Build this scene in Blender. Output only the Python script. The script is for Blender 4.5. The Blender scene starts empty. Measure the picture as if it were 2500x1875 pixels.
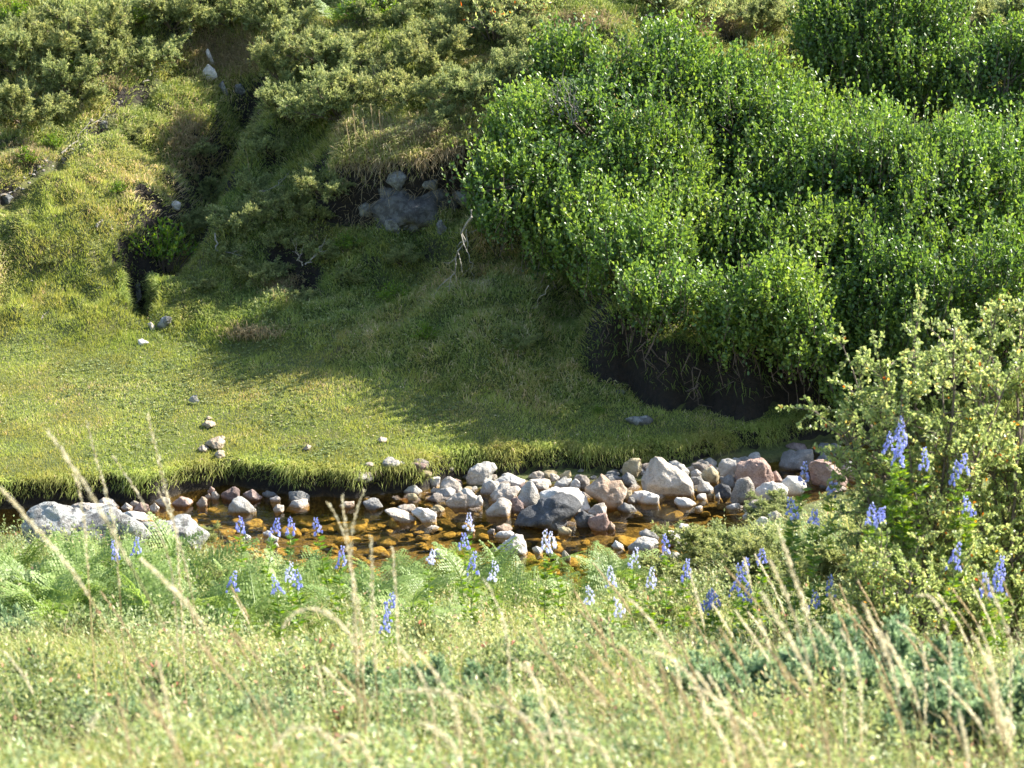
import bpy, math
import numpy as np
from mathutils import Vector, Matrix

SC = bpy.context.scene
COL = SC.collection

# ------------------------------------------------------------------ camera, sky, sun, exposure
CAM_H, PITCH, LENS = 7.0, math.radians(16.0), 96.2
cam_d = bpy.data.cameras.new('camera'); cam = bpy.data.objects.new('camera', cam_d); COL.objects.link(cam)
cam.location = (0, 0, CAM_H); cam.rotation_euler = (math.pi/2 - PITCH, 0, 0)
cam_d.lens = LENS; cam_d.sensor_width = 36; cam_d.clip_start = 0.1; cam_d.clip_end = 500
cam_d.dof.use_dof = True; cam_d.dof.focus_distance = 23.0; cam_d.dof.aperture_fstop = 5.6
SC.camera = cam

SUN_AZ, SUN_EL = math.radians(23.0), math.radians(37.5)   # azimuth from +x towards +y
sd = np.array([math.cos(SUN_EL)*math.cos(SUN_AZ), math.cos(SUN_EL)*math.sin(SUN_AZ), math.sin(SUN_EL)])
world = bpy.data.worlds.new('World'); SC.world = world; world.use_nodes = True
wn = world.node_tree; bg = wn.nodes['Background']
sky = wn.nodes.new('ShaderNodeTexSky'); sky.sky_type = 'NISHITA'; sky.sun_disc = False
sky.sun_elevation = SUN_EL; sky.sun_rotation = math.atan2(sd[0], sd[1])
wn.links.new(sky.outputs[0], bg.inputs[0]); bg.inputs[1].default_value = 0.105
sun_d = bpy.data.lights.new('sun', 'SUN'); sun_d.energy = 5.0; sun_d.angle = math.radians(0.55); sun_d.color = (1.0, 0.94, 0.83)
sun = bpy.data.objects.new('sun', sun_d); COL.objects.link(sun); sun.location = (8, 6, 14)
sun.rotation_euler = Vector(sd).to_track_quat('Z', 'Y').to_euler()
SC.view_settings.view_transform = 'Standard'; SC.view_settings.look = 'None'
SC.view_settings.exposure = 1.7; SC.view_settings.gamma = 1.0
SC.render.engine = 'CYCLES'
cy = SC.cycles
cy.max_bounces = 6; cy.diffuse_bounces = 3; cy.glossy_bounces = 2; cy.transmission_bounces = 4; cy.transparent_max_bounces = 8
cy.caustics_reflective = False; cy.caustics_refractive = False
cy.use_denoising = True
cy.sample_clamp_indirect = 6.0

# ------------------------------------------------------------------ pixel <-> world (photo pixels, 2500 x 1875)
FPX = 2500*LENS/36.0
TX, TY = 1250.0, 937.5
cp, sp = math.cos(PITCH), math.sin(PITCH)
def ray(u, v):
    u = np.asarray(u, float); v = np.asarray(v, float)
    a = (u-TX)/FPX; b = (TY-v)/FPX
    return np.stack([a+0*b, cp + b*sp + 0*a, -sp + b*cp + 0*a], -1)
def at_y(u, v, y):
    d = ray(u, v); return np.array([0, 0, CAM_H]) + d*(np.asarray(y)/d[..., 1])[..., None]
def at_z(u, v, z):
    d = ray(u, v); return np.array([0, 0, CAM_H]) + d*((z-CAM_H)/d[..., 2])[..., None]
def mpp(y):            # metres per photo pixel at depth y
    return y/FPX

# ------------------------------------------------------------------ noise
def _hash(ix, iy, iz, seed):
    h = (ix*374761393 + iy*668265263 + iz*2147483647 + seed*1274126177) & 0xFFFFFFFF
    h = ((h ^ (h >> 13))*1274126177) & 0xFFFFFFFF
    h = ((h ^ (h >> 16))*2246822519) & 0xFFFFFFFF
    return ((h ^ (h >> 15)) & 0xFFFFFF)/float(0xFFFFFF)
def noise3(x, y, z, seed=0):
    x, y, z = np.broadcast_arrays(np.asarray(x, float), np.asarray(y, float), np.asarray(z, float))
    ix, iy, iz = np.floor(x).astype(np.int64), np.floor(y).astype(np.int64), np.floor(z).astype(np.int64)
    fx, fy, fz = x-ix, y-iy, z-iz
    fx, fy, fz = [f*f*(3-2*f) for f in (fx, fy, fz)]
    r = 0
    for dx in (0, 1):
        for dy in (0, 1):
            for dz in (0, 1):
                r = r + _hash(ix+dx, iy+dy, iz+dz, seed)*(fx if dx else 1-fx)*(fy if dy else 1-fy)*(fz if dz else 1-fz)
    return r*2-1
def noise2(x, y, seed=0):
    x, y = np.broadcast_arrays(np.asarray(x, float), np.asarray(y, float))
    ix, iy = np.floor(x).astype(np.int64), np.floor(y).astype(np.int64)
    fx, fy = x-ix, y-iy
    fx, fy = fx*fx*(3-2*fx), fy*fy*(3-2*fy)
    z0 = np.zeros_like(ix); r = 0
    for dx in (0, 1):
        for dy in (0, 1):
            r = r + _hash(ix+dx, iy+dy, z0, seed)*(fx if dx else 1-fx)*(fy if dy else 1-fy)
    return r*2-1
def fbm2(x, y, o=4, seed=0):
    r = 0; a = 0.5
    for k in range(o):
        r = r + a*noise2(x*2**k + 17.3*k, y*2**k - 9.1*k, seed+k); a *= 0.5
    return r
def sstep(a, b, x):
    t = np.clip((x-a)/(b-a), 0, 1); return t*t*(3-2*t)

# ------------------------------------------------------------------ terrain height
def line(pts, z):
    P = np.array([at_z(p[0], p[1], z if np.isscalar(z) else np.interp(p[0], *z)) for p in pts])
    X, Y = P[:, 0], P[:, 1]
    o = np.argsort(X); X, Y = X[o], Y[o]
    return lambda x: np.interp(x, X, Y)
far_bank = line([(-400,1262),(0,1252),(120,1240),(350,1228),(480,1200),(560,1195),(700,1212),(870,1222),(1000,1198),(1130,1172),(1300,1158),(1450,1150),(1600,1146),(1750,1128),(1900,1098),(2050,1062),(2300,1050),(2700,1050)], 0.0)
near_bank = line([(-400,1310),(0,1310),(250,1300),(400,1290),(520,1335),(650,1385),(800,1425),(1000,1455),(1300,1475),(1500,1450),(1640,1400),(1740,1330),(1820,1280),(1950,1235),(2100,1190),(2400,1160),(2700,1160)], 0.0)
foot = line([(-400,820),(0,850),(250,850),(450,838),(600,872),(700,900),(850,925),(1000,955),(1300,1000),(1450,1010),(1580,1000),(1720,990),(1900,980),(2150,960),(2350,940),(2700,930)], ([500, 1200, 1500], [.56, .40, .33]))
FG_Y = [-12, -5, 0, 3, 6, 9, 12, 15, 17.5, 18.6, 18.9, 19.4, 30]
FG_Z = [8.2, 6.4, 5.3, 4.75, 3.95, 3.0, 2.02, 1.06, .30, .06, 0.0, -.16, -.2]
def base_h(x, y):
    yb, yn, yf = far_bank(x), near_bank(x), foot(x)
    # near side
    yy = y + (18.9-yn)*sstep(13.0, 18.0, y)
    zn = np.interp(yy, FG_Y, FG_Z) + (0.16*fbm2(x*1.1, y*1.1, 3, 5) + .07*noise2(x*2.3, y*2.3, 8) + .03*noise2(x*5, y*5, 9))*sstep(0.0, -1.3, yy-18.9)
    # bed
    bed = -0.17 + 0.03*fbm2(x*2.5, y*2.5, 3, 21)
    bar = sstep(-0.75, -0.15, y-yb)*sstep(-1.2, -0.2, x)      # cobble bar along the far bank
    bed = bed + bar*0.20
    zlow = np.where(yy < 19.4, np.maximum(zn, bed*sstep(18.7, 19.3, yy)+zn*(1-sstep(18.7, 19.3, yy))), bed)
    # meadow and slope
    m = y-yb
    t = np.clip((y-yb)/np.maximum(yf-yb, .3), 0, 1)
    mead = 0.20 + (0.33-.23*sstep(-1.9, .8, x))*t**1.3 + 0.03*fbm2(x*0.9, y*1.2, 3, 31)
    s = np.maximum(y-yf, 0)
    steep = 0.50 + 0.05*np.sin(x*0.9+1.0) - .10*sstep(.5, 2.0, x)
    rise = steep*s**1.0 * sstep(-0.2, 0.5, s) + 0.0
    amp = sstep(0.0, 1.6, s)
    hill = rise + amp*(0.42*fbm2(x*0.55+3.1, y*0.7, 3, 41) + 0.17*fbm2(x*2.2, y*2.2, 3, 51)) + .05*sstep(0., .6, s)*noise2(x*6, y*6, 58)
    hill = hill - amp*0.12*s*sstep(28.5, 33, y)
    up = mead + hill
    e = sstep(-0.03, 0.10, m + 0.09*noise2(x*2.7, y*2.7, 61) + .05*noise2(x*8, y*8, 62))
    return zlow*(1-e) + up*e

def march(u, v, H, y0=4.0, y1=60.0):
    u = np.atleast_1d(np.asarray(u, float)); v = np.atleast_1d(np.asarray(v, float))
    d = ray(u, v); d = d/d[:, 1:2]
    ys = np.arange(y0, y1, 0.03)
    out = []
    for k in range(len(u)):
        X = d[k, 0]*ys; Z = CAM_H + d[k, 2]*ys
        g = H(X, ys) - Z
        i = int(np.argmax(g > 0)) if (g > 0).any() else len(ys)-1
        out.append((X[i], ys[i], Z[i]))
    return np.array(out)

def seg_dist(x, y, P):          # distance to polyline in plan, with position along it 0..1
    best = np.full(np.shape(x), 1e9); tt = np.zeros(np.shape(x)); n = len(P)-1
    for i in range(n):
        ax, ay = P[i][:2]; bx, by = P[i+1][:2]
        dx, dy = bx-ax, by-ay; L = dx*dx+dy*dy+1e-9
        t = np.clip(((x-ax)*dx+(y-ay)*dy)/L, 0, 1)
        dd = np.hypot(x-ax-t*dx, y-ay-t*dy)
        m = dd < best; best = np.where(m, dd, best); tt = np.where(m, (i+t)/n, tt)
    return best, tt
_far = lambda u, v: march(u, v, lambda x, y: base_h(x, y), 20.5)
SCREE = _far([10, 60, 130, 200, 260, 320, 400], [485, 430, 390, 330, 290, 240, 175])
GULLY = _far([600, 575, 540, 500, 470, 430, 395], [200, 260, 340, 410, 480, 540, 590])
HOLE = _far([330, 335, 345], [600, 660, 735])
HOLLOW = _far([1440, 1460, 1490, 1500], [740, 840, 930, 985])
DARK = _far([1700, 1900, 2080], [830, 820, 840])
SHADE_WALL = _far([1470, 1540, 1620, 1730, 1850, 2000, 2130, 2400], [900, 960, 1000, 1015, 1015, 1000, 985, 960])  # earth wall added to the terrain so the hollow under the alder turns black
LEDGE = _far([830, 900, 1000, 1100, 1180], [520, 515, 500, 470, 440])
PITS = _far([345, 1770, 2085, 745, 690], [470, 95, 0, 690, 640])
def H(x, y):
    x = np.asarray(x, float); y = np.asarray(y, float)
    z = base_h(x, y)
    d, t = seg_dist(x, y, SCREE); z = z - 0.14*np.exp(-(d/(0.11+.05*noise2(x*5, y*5, 63)))**2)
    d, t = seg_dist(x, y, GULLY); z = z - 0.55*np.exp(-(d/0.25)**2)
    d, t = seg_dist(x, y, HOLE); z = z - 0.50*np.exp(-(d/(0.125+.05*noise2(x*6, y*6, 64)))**4)*(1+.25*noise2(x*9, y*9, 65))
    d, t = seg_dist(x, y, HOLLOW); z = z - 0.40*np.exp(-(d/0.23)**2)*sstep(.75, 1.1, z)
    d, t = seg_dist(x, y, DARK); z = z - 0.45*np.exp(-(d/0.5)**2)*sstep(0.4, 1.0, z)
    wy = np.interp(x, SHADE_WALL[:, 0], SHADE_WALL[:, 1])+.10*noise2(x*3, y*0, 66)+.05*noise2(x*9, y*0, 67); ww = sstep(SHADE_WALL[0, 0]-.25, SHADE_WALL[0, 0]+.25, x)*sstep(SHADE_WALL[-1, 0]+1.5, SHADE_WALL[-1, 0], x)
    z = z + ww*(.62*sstep(0, .14, y-wy)*sstep(2.6, .5, y-wy))*(1+.2*noise2(x*5, z*8, 68))
    lx = np.interp(x, LEDGE[:, 0], LEDGE[:, 1]); w = sstep(LEDGE[0, 0]-.35, LEDGE[0, 0]+.1, x)*sstep(LEDGE[-1, 0]+.5, LEDGE[-1, 0], x)
    q = y-lx
    z = z + w*(0.36*sstep(-0.03, 0.05, q)*sstep(1.7, 0.2, q) - 0.14*sstep(-0.5, -0.02, q)*sstep(0.05, 0.0, q))
    for i, (r, dp) in enumerate([(.045, .25), (.12, .3), (.3, .2), (.13, .2), (.12, .15)]):
        dd = np.hypot(x-PITS[i, 0], y-PITS[i, 1]); z = z - dp*np.exp(-(dd/r)**4)
    return z
def hitg(u, v, y0=4.0): return march(u, v, lambda x, y: H(x, y), y0)
def hitw(u, v, y0=17.0): return march(u, v, lambda x, y: np.maximum(H(x, y), 0.0), y0)

# ------------------------------------------------------------------ mesh and object helpers
class MB:
    """collects polygons (numpy) for ONE mesh"""
    def __init__(s): s.v = []; s.f = []; s.n = 0; s.r = []
    def add(s, V, F, R=None):
        V = np.asarray(V, np.float32).reshape(-1, 3); F = np.asarray(F, np.int64)
        s.v.append(V); s.f.append(F+s.n); s.n += len(V)
        s.r.append(np.full(len(F), .5, np.float32) if R is None else np.broadcast_to(np.asarray(R, np.float32), (len(F),)))
    def mesh(s, name, mat, smooth=False, scale=1.0):
        me = bpy.data.meshes.new(name)
        if s.n:
            V = np.concatenate(s.v)*scale
            me.vertices.add(len(V)); me.vertices.foreach_set('co', V.astype(np.float32).ravel())
            loops = np.concatenate([f.ravel() for f in s.f]); tot = np.concatenate([np.full(len(f), f.shape[1]) for f in s.f])
            st = np.concatenate([[0], np.cumsum(tot)[:-1]])
            me.loops.add(len(loops)); me.loops.foreach_set('vertex_index', loops.astype(np.int32))
            me.polygons.add(len(tot)); me.polygons.foreach_set('loop_start', st.astype(np.int32)); me.polygons.foreach_set('loop_total', tot.astype(np.int32))
            me.polygons.foreach_set('use_smooth', np.full(len(tot), smooth))
            a = me.attributes.new('rnd', 'FLOAT', 'FACE'); a.data.foreach_set('value', np.concatenate(s.r).astype(np.float32))
            me.update(calc_edges=True)
        me.materials.append(mat)
        return me
def link(name, data, parent=None, loc=(0, 0, 0), rotz=0.0, scale=1.0):
    o = bpy.data.objects.new(name, data); COL.objects.link(o)
    o.location = tuple(float(c) for c in loc); o.rotation_euler = (0, 0, rotz); o.scale = (scale,)*3 if np.isscalar(scale) else scale
    if parent is not None: o.parent = parent
    return o
def tag(o, label=None, cat=None, group=None, kind=None):
    if label: o['label'] = label
    if cat: o['category'] = cat
    if group: o['group'] = group
    if kind: o['kind'] = kind
    return o
def thing(name, label, cat, loc, rotz=0.0, scale=1.0, group=None):
    return tag(link(name, None, None, loc, rotz, scale), label, cat, group)
def copy_tree(src, loc, rotz, scale, label, group=None, tilt=(0, 0)):
    r = src.copy(); COL.objects.link(r); r.location = tuple(float(c) for c in loc); r.rotation_euler = (tilt[0], tilt[1], rotz)
    r.scale = (scale,)*3 if np.isscalar(scale) else scale
    r['label'] = label
    if group: r['group'] = group
    for ch in list(src.children):
        c = ch.copy(); COL.objects.link(c); c.parent = r
    return r

def rnorm(v): return v/np.maximum(np.linalg.norm(v, axis=-1, keepdims=True), 1e-9)
def tube(mb, P, R, sides=5, rnd=.5):
    P = np.asarray(P, float); R = np.broadcast_to(np.asarray(R, float), (len(P),))
    T = rnorm(np.gradient(P, axis=0)); up = np.array([.31, .17, .93]); A = rnorm(np.cross(T, up)+1e-6); B = np.cross(T, A)
    a = np.arange(sides)*2*math.pi/sides
    V = P[:, None] + R[:, None, None]*(np.cos(a)[None, :, None]*A[:, None] + np.sin(a)[None, :, None]*B[:, None])
    n = len(P); i = np.arange(n-1)[:, None]*sides; j = np.arange(sides)[None]; k = (j+1) % sides
    F = np.stack([i+j, i+k, i+sides+k, i+sides+j], -1).reshape(-1, 4)
    mb.add(V, F, rnd); mb.add(V[-1], [list(range(sides))], rnd)
def perp(D, rng):
    N = rng.normal(size=D.shape); return rnorm(N - (N*D).sum(-1, keepdims=True)*D)
def leaves(mb, P, D, L, W, rng, rnd=None, round_=False, N=None, fold=.25):
    """P base, D direction, N leaf normal; broad leaves are two folded halves"""
    P = np.asarray(P, float); n = len(P)
    D = rnorm(D); N = perp(D, rng) if N is None else rnorm(N-(N*D).sum(-1, keepdims=True)*D)
    S = np.cross(D, N); L = np.broadcast_to(L, (n,))[:, None]; W = np.broadcast_to(W, (n,))[:, None]*.5
    if rnd is None: rnd = rng.random(n)
    if round_:
        q = [P, P+D*L*.30+S*W*.85+N*W*fold, P+D*L*.78+S*W*.8+N*W*fold, P+D*L-N*L*.06, P+D*L*.78-S*W*.8+N*W*fold, P+D*L*.30-S*W*.85+N*W*fold]
        V = np.stack(q, 1); b = np.arange(n)[:, None]*6
        F = np.concatenate([b+np.array([0, 1, 2, 3]), b+np.array([0, 3, 4, 5])]); mb.add(V, F, np.concatenate([rnd, rnd]))
    else:
        V = np.stack([P, P+D*L*.45+S*W, P+D*L, P+D*L*.45-S*W], 1); b = np.arange(n)[:, None]*4
        mb.add(V, b+np.arange(4), rnd)
def blades(mb, P, D, L, W, rng, rnd=None, droop=.5, seg=2):
    """grass blades: seg=1 a triangle, seg=2 a bent blade"""
    n = len(P); D = rnorm(D); L = np.broadcast_to(L, (n,))[:, None]; W = np.broadcast_to(W, (n,))[:, None]*.5
    h = np.concatenate([D[:, :2], np.zeros((n, 1))], 1); h = rnorm(h+1e-5)
    S = perp(D, rng)*np.array([1, .6, .25]); S = rnorm(S)
    if rnd is None: rnd = rng.random(n)
    if seg == 1:
        V = np.stack([P-S*W, P+S*W, P+D*L], 1); mb.add(V, np.arange(n)[:, None]*3+np.arange(3), rnd); return
    M = P+D*L*.55; Tp = M + rnorm(D + h*droop*1.2 - np.array([0, 0, 1])*droop)*L*.5
    V = np.stack([P-S*W, P+S*W, M+S*W*.75, M-S*W*.75, Tp], 1); b = np.arange(n)[:, None]*5
    mb.add(V, b+np.array([0, 1, 2, 3]), rnd); mb.n += 0
    mb.v.append(np.zeros((0, 3), np.float32)); mb.f.append(b+np.array([3, 2, 4])+mb.n-5*n); mb.r.append(np.asarray(rnd, np.float32))

# ------------------------------------------------------------------ materials
def nt(name):
    m = bpy.data.materials.new(name); m.use_nodes = True; t = m.node_tree; t.nodes.clear(); return m, t
def ramp(t, stops, fac=None, interp='LINEAR'):
    n = t.nodes.new('ShaderNodeValToRGB'); r = n.color_ramp; r.interpolation = interp
    while len(r.elements) < len(stops): r.elements.new(.5)
    for e, (p, c) in zip(r.elements, stops): e.position = p; e.color = (*c, 1)
    if fac is not None: t.links.new(fac, n.inputs[0])
    return n
def noisen(t, scale, detail=4, rough=.6, vec=None):
    n = t.nodes.new('ShaderNodeTexNoise'); n.inputs['Scale'].default_value = scale; n.inputs['Detail'].default_value = detail; n.inputs['Roughness'].default_value = rough
    if vec is not None: t.links.new(vec, n.inputs['Vector'])
    return n
def mixc(t, a, b, f, mode='MIX'):
    n = t.nodes.new('ShaderNodeMix'); n.data_type = 'RGBA'; n.blend_type = mode
    for s, v in ((0, f), (6, a), (7, b)):
        if hasattr(v, 'links') or hasattr(v, 'is_linked'): t.links.new(v, n.inputs[s])
        elif s == 0: n.inputs[0].default_value = v
        else: n.inputs[s].default_value = (*v, 1)
    return n.outputs[2]
def m_leaf(name, stops, trans=.35, rough=.45, spec=.5, patch=None):
    """foliage: colour picked per leaf, light passes through"""
    m, t = nt(name); at = t.nodes.new('ShaderNodeAttribute'); at.attribute_name = 'rnd'
    c = ramp(t, stops, at.outputs['Fac']).outputs[0]
    if patch:
        g = t.nodes.new('ShaderNodeNewGeometry'); nz = noisen(t, patch[0], 3, .6, g.outputs['Position'])
        f = ramp(t, [(.42, (0, 0, 0)), (.62, (1, 1, 1))], nz.outputs[0])
        c2 = ramp(t, [(p, tuple(a*b for a, b in zip(cc, patch[1]))) for p, cc in stops], at.outputs['Fac'])
        c = mixc(t, c, c2.outputs[0], f.outputs[0])
    b = t.nodes.new('ShaderNodeBsdfPrincipled'); b.inputs['Roughness'].default_value = rough; b.inputs['Specular IOR Level'].default_value = spec
    tr = t.nodes.new('ShaderNodeBsdfTranslucent')
    hs = t.nodes.new('ShaderNodeHueSaturation'); hs.inputs['Saturation'].default_value = 1.15; hs.inputs['Value'].default_value = 1.5; hs.inputs['Hue'].default_value = .488
    t.links.new(c, hs.inputs['Color']); t.links.new(hs.outputs[0], tr.inputs[0]); t.links.new(c, b.inputs['Base Color'])
    mx = t.nodes.new('ShaderNodeMixShader'); mx.inputs[0].default_value = trans
    t.links.new(b.outputs[0], mx.inputs[1]); t.links.new(tr.outputs[0], mx.inputs[2])
    o = t.nodes.new('ShaderNodeOutputMaterial'); t.links.new(mx.outputs[0], o.inputs[0]); return m
def m_plain(name, stops, scale=20, rough=.8, bump=.3):
    m, t = nt(name); g = t.nodes.new('ShaderNodeTexCoord'); nz = noisen(t, scale, 5, .65, g.outputs['Object'])
    c = ramp(t, stops, nz.outputs[0]); b = t.nodes.new('ShaderNodeBsdfPrincipled'); b.inputs['Roughness'].default_value = rough
    t.links.new(c.outputs[0], b.inputs['Base Color'])
    bp = t.nodes.new('ShaderNodeBump'); bp.inputs['Strength'].default_value = bump; bp.inputs['Distance'].default_value = .01
    t.links.new(nz.outputs[0], bp.inputs['Height']); t.links.new(bp.outputs[0], b.inputs['Normal'])
    o = t.nodes.new('ShaderNodeOutputMaterial'); t.links.new(b.outputs[0], o.inputs[0]); return m
def m_rock(name, a, b_, c_, speck=.25, lichen=0.0, wet=True):
    """stone: mottled in three tones, fine speckle, veins, optional lichen, dark wet band at the waterline"""
    m, t = nt(name); tc = t.nodes.new('ShaderNodeTexCoord'); oi = t.nodes.new('ShaderNodeObjectInfo')
    va = t.nodes.new('ShaderNodeVectorMath'); va.operation = 'ADD'; t.links.new(tc.outputs['Object'], va.inputs[0])
    cm = t.nodes.new('ShaderNodeVectorMath'); cm.operation = 'SCALE'; cm.inputs[0].default_value = (37, 53, 71); t.links.new(oi.outputs['Random'], cm.inputs['Scale']); t.links.new(cm.outputs[0], va.inputs[1])
    v = va.outputs[0]
    n1 = noisen(t, 7, 6, .62, v); c = ramp(t, [(.30, a), (.5, b_), (.70, c_)], n1.outputs[0]).outputs[0]
    n2 = noisen(t, 90, 3, .7, v); s = ramp(t, [(.36, (.45, .45, .45)), (.5, (1, 1, 1)), (.66, (1.25, 1.22, 1.18))], n2.outputs[0])
    c = mixc(t, c, s.outputs[0], speck, 'MULTIPLY')
    n3 = noisen(t, 4.5, 5, .7, v); n3.inputs['Distortion'].default_value = 1.2
    cr = ramp(t, [(.485, (1, 1, 1)), (.5, (.35, .32, .3)), (.515, (1, 1, 1))], n3.outputs[0]); c = mixc(t, c, cr.outputs[0], .5, 'MULTIPLY')
    if lichen:
        n4 = noisen(t, 13, 6, .75, v); l = ramp(t, [(.47, (0, 0, 0)), (.56, (1, 1, 1))], n4.outputs[0])
        lm = t.nodes.new('ShaderNodeMath'); lm.operation = 'MULTIPLY'; lm.inputs[1].default_value = lichen; t.links.new(l.outputs[0], lm.inputs[0])
        c = mixc(t, c, (.56, .58, .55), lm.outputs[0])
    b = t.nodes.new('ShaderNodeBsdfPrincipled'); b.inputs['Roughness'].default_value = .78
    if wet:
        g = t.nodes.new('ShaderNodeNewGeometry'); sx = t.nodes.new('ShaderNodeSeparateXYZ'); t.links.new(g.outputs['Position'], sx.inputs[0])
        ad = t.nodes.new('ShaderNodeMath'); ad.operation = 'MULTIPLY_ADD'; t.links.new(n1.outputs[0], ad.inputs[0]); ad.inputs[1].default_value = -.035; t.links.new(sx.outputs[2], ad.inputs[2])
        mr = t.nodes.new('ShaderNodeMapRange'); mr.inputs[1].default_value = -.008; mr.inputs[2].default_value = .008; t.links.new(ad.outputs[0], mr.inputs[0])
        wetc = mixc(t, c, (.42, .27, .13), .75, 'MULTIPLY'); c = mixc(t, wetc, c, mr.outputs[0])
        mr2 = t.nodes.new('ShaderNodeMapRange'); mr2.inputs[3].default_value = .25; mr2.inputs[4].default_value = .8; t.links.new(mr.outputs[0], mr2.inputs[0]); t.links.new(mr2.outputs[0], b.inputs['Roughness'])
    t.links.new(c, b.inputs['Base Color'])
    h = t.nodes.new('ShaderNodeMath'); h.operation = 'MULTIPLY_ADD'; h.inputs[1].default_value = .25; t.links.new(n2.outputs[0], h.inputs[0]); t.links.new(n1.outputs[0], h.inputs[2])
    bp = t.nodes.new('ShaderNodeBump'); bp.inputs['Strength'].default_value = 1.0; bp.inputs['Distance'].default_value = .05
    t.links.new(h.outputs[0], bp.inputs['Height']); t.links.new(bp.outputs[0], b.inputs['Normal'])
    o = t.nodes.new('ShaderNodeOutputMaterial'); t.links.new(b.outputs[0], o.inputs[0]); return m

ROCK = dict(
    tan=m_rock('tan_stone', (.30, .24, .18), (.49, .42, .34), (.64, .57, .49), .35, .15),
    grey=m_rock('grey_stone', (.27, .25, .22), (.44, .41, .36), (.60, .56, .50), .35, .25),
    white=m_rock('pale_stone', (.48, .44, .38), (.66, .62, .55), (.80, .76, .70), .18),
    pink=m_rock('pink_granite', (.27, .17, .14), (.38, .26, .21), (.50, .38, .32), .5),
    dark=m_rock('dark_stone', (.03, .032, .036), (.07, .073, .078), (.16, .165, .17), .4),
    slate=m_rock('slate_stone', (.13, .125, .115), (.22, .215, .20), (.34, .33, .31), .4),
    ochre=m_rock('ochre_stone', (.30, .23, .11), (.42, .34, .19), (.52, .45, .30)),
    orange=m_rock('rusty_stone', (.28, .17, .10), (.42, .31, .22), (.58, .48, .39)),
    purple=m_rock('purple_brown_stone', (.12, .08, .07), (.24, .17, .15), (.40, .31, .27), .5),
    speck=m_rock('speckled_stone', (.15, .12, .10), (.30, .26, .22), (.46, .41, .36), .8),
    lichen=m_rock('lichen_boulder', (.08, .08, .078), (.17, .165, .155), (.32, .31, .29), .6, .6),
    bed=m_rock('algae_covered_stone', (.17, .13, .045), (.44, .32, .12), (.68, .55, .27), .45, 0, False),
    clay=m_rock('dried_dung', (.30, .23, .15), (.40, .32, .23), (.50, .42, .32), .7, 0, False))
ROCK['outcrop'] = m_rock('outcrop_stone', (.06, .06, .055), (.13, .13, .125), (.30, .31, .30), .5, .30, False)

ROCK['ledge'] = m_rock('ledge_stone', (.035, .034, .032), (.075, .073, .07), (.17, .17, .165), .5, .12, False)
def ground_mat():
    m, t = nt('turf_soil_and_shade'); g = t.nodes.new('ShaderNodeNewGeometry'); P = g.outputs['Position']
    n1 = noisen(t, 1.4, 5, .6, P); n2 = noisen(t, 22, 5, .7, P)
    c1 = ramp(t, [(.35, (.08, .105, .028)), (.55, (.12, .145, .035)), (.7, (.16, .14, .055))], n1.outputs[0])
    c2 = ramp(t, [(.3, (.45, .45, .45)), (.7, (1.4, 1.3, 1.2))], n2.outputs[0])
    c = mixc(t, c1.outputs[0], c2.outputs[0], .8, 'MULTIPLY')
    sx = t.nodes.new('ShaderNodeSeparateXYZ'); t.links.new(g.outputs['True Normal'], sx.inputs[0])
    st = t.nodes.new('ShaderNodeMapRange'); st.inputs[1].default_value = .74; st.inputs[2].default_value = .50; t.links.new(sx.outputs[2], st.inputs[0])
    soil_with_shade = ramp(t, [(.3, (.005, .004, .003)), (.7, (.030, .022, .015))], n2.outputs[0])  # steep soil taken near black, painting in the shade of hollow and burrow
    c = mixc(t, c, soil_with_shade.outputs[0], st.outputs[0])
    sp_ = t.nodes.new('ShaderNodeSeparateXYZ'); t.links.new(P, sp_.inputs[0])
    wl = t.nodes.new('ShaderNodeMapRange'); wl.inputs[1].default_value = .03; wl.inputs[2].default_value = -.03; t.links.new(sp_.outputs[2], wl.inputs[0])
    grav = ramp(t, [(.3, (.025, .018, .008)), (.5, (.09, .065, .028)), (.7, (.24, .18, .08))], n2.outputs[0])
    c = mixc(t, c, grav.outputs[0], wl.outputs[0])
    b = t.nodes.new('ShaderNodeBsdfPrincipled'); b.inputs['Roughness'].default_value = .95; t.links.new(c, b.inputs['Base Color'])
    bp = t.nodes.new('ShaderNodeBump'); bp.inputs['Strength'].default_value = .9; bp.inputs['Distance'].default_value = .05
    t.links.new(n2.outputs[0], bp.inputs['Height']); t.links.new(bp.outputs[0], b.inputs['Normal'])
    o = t.nodes.new('ShaderNodeOutputMaterial'); t.links.new(b.outputs[0], o.inputs[0]); return m
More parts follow.
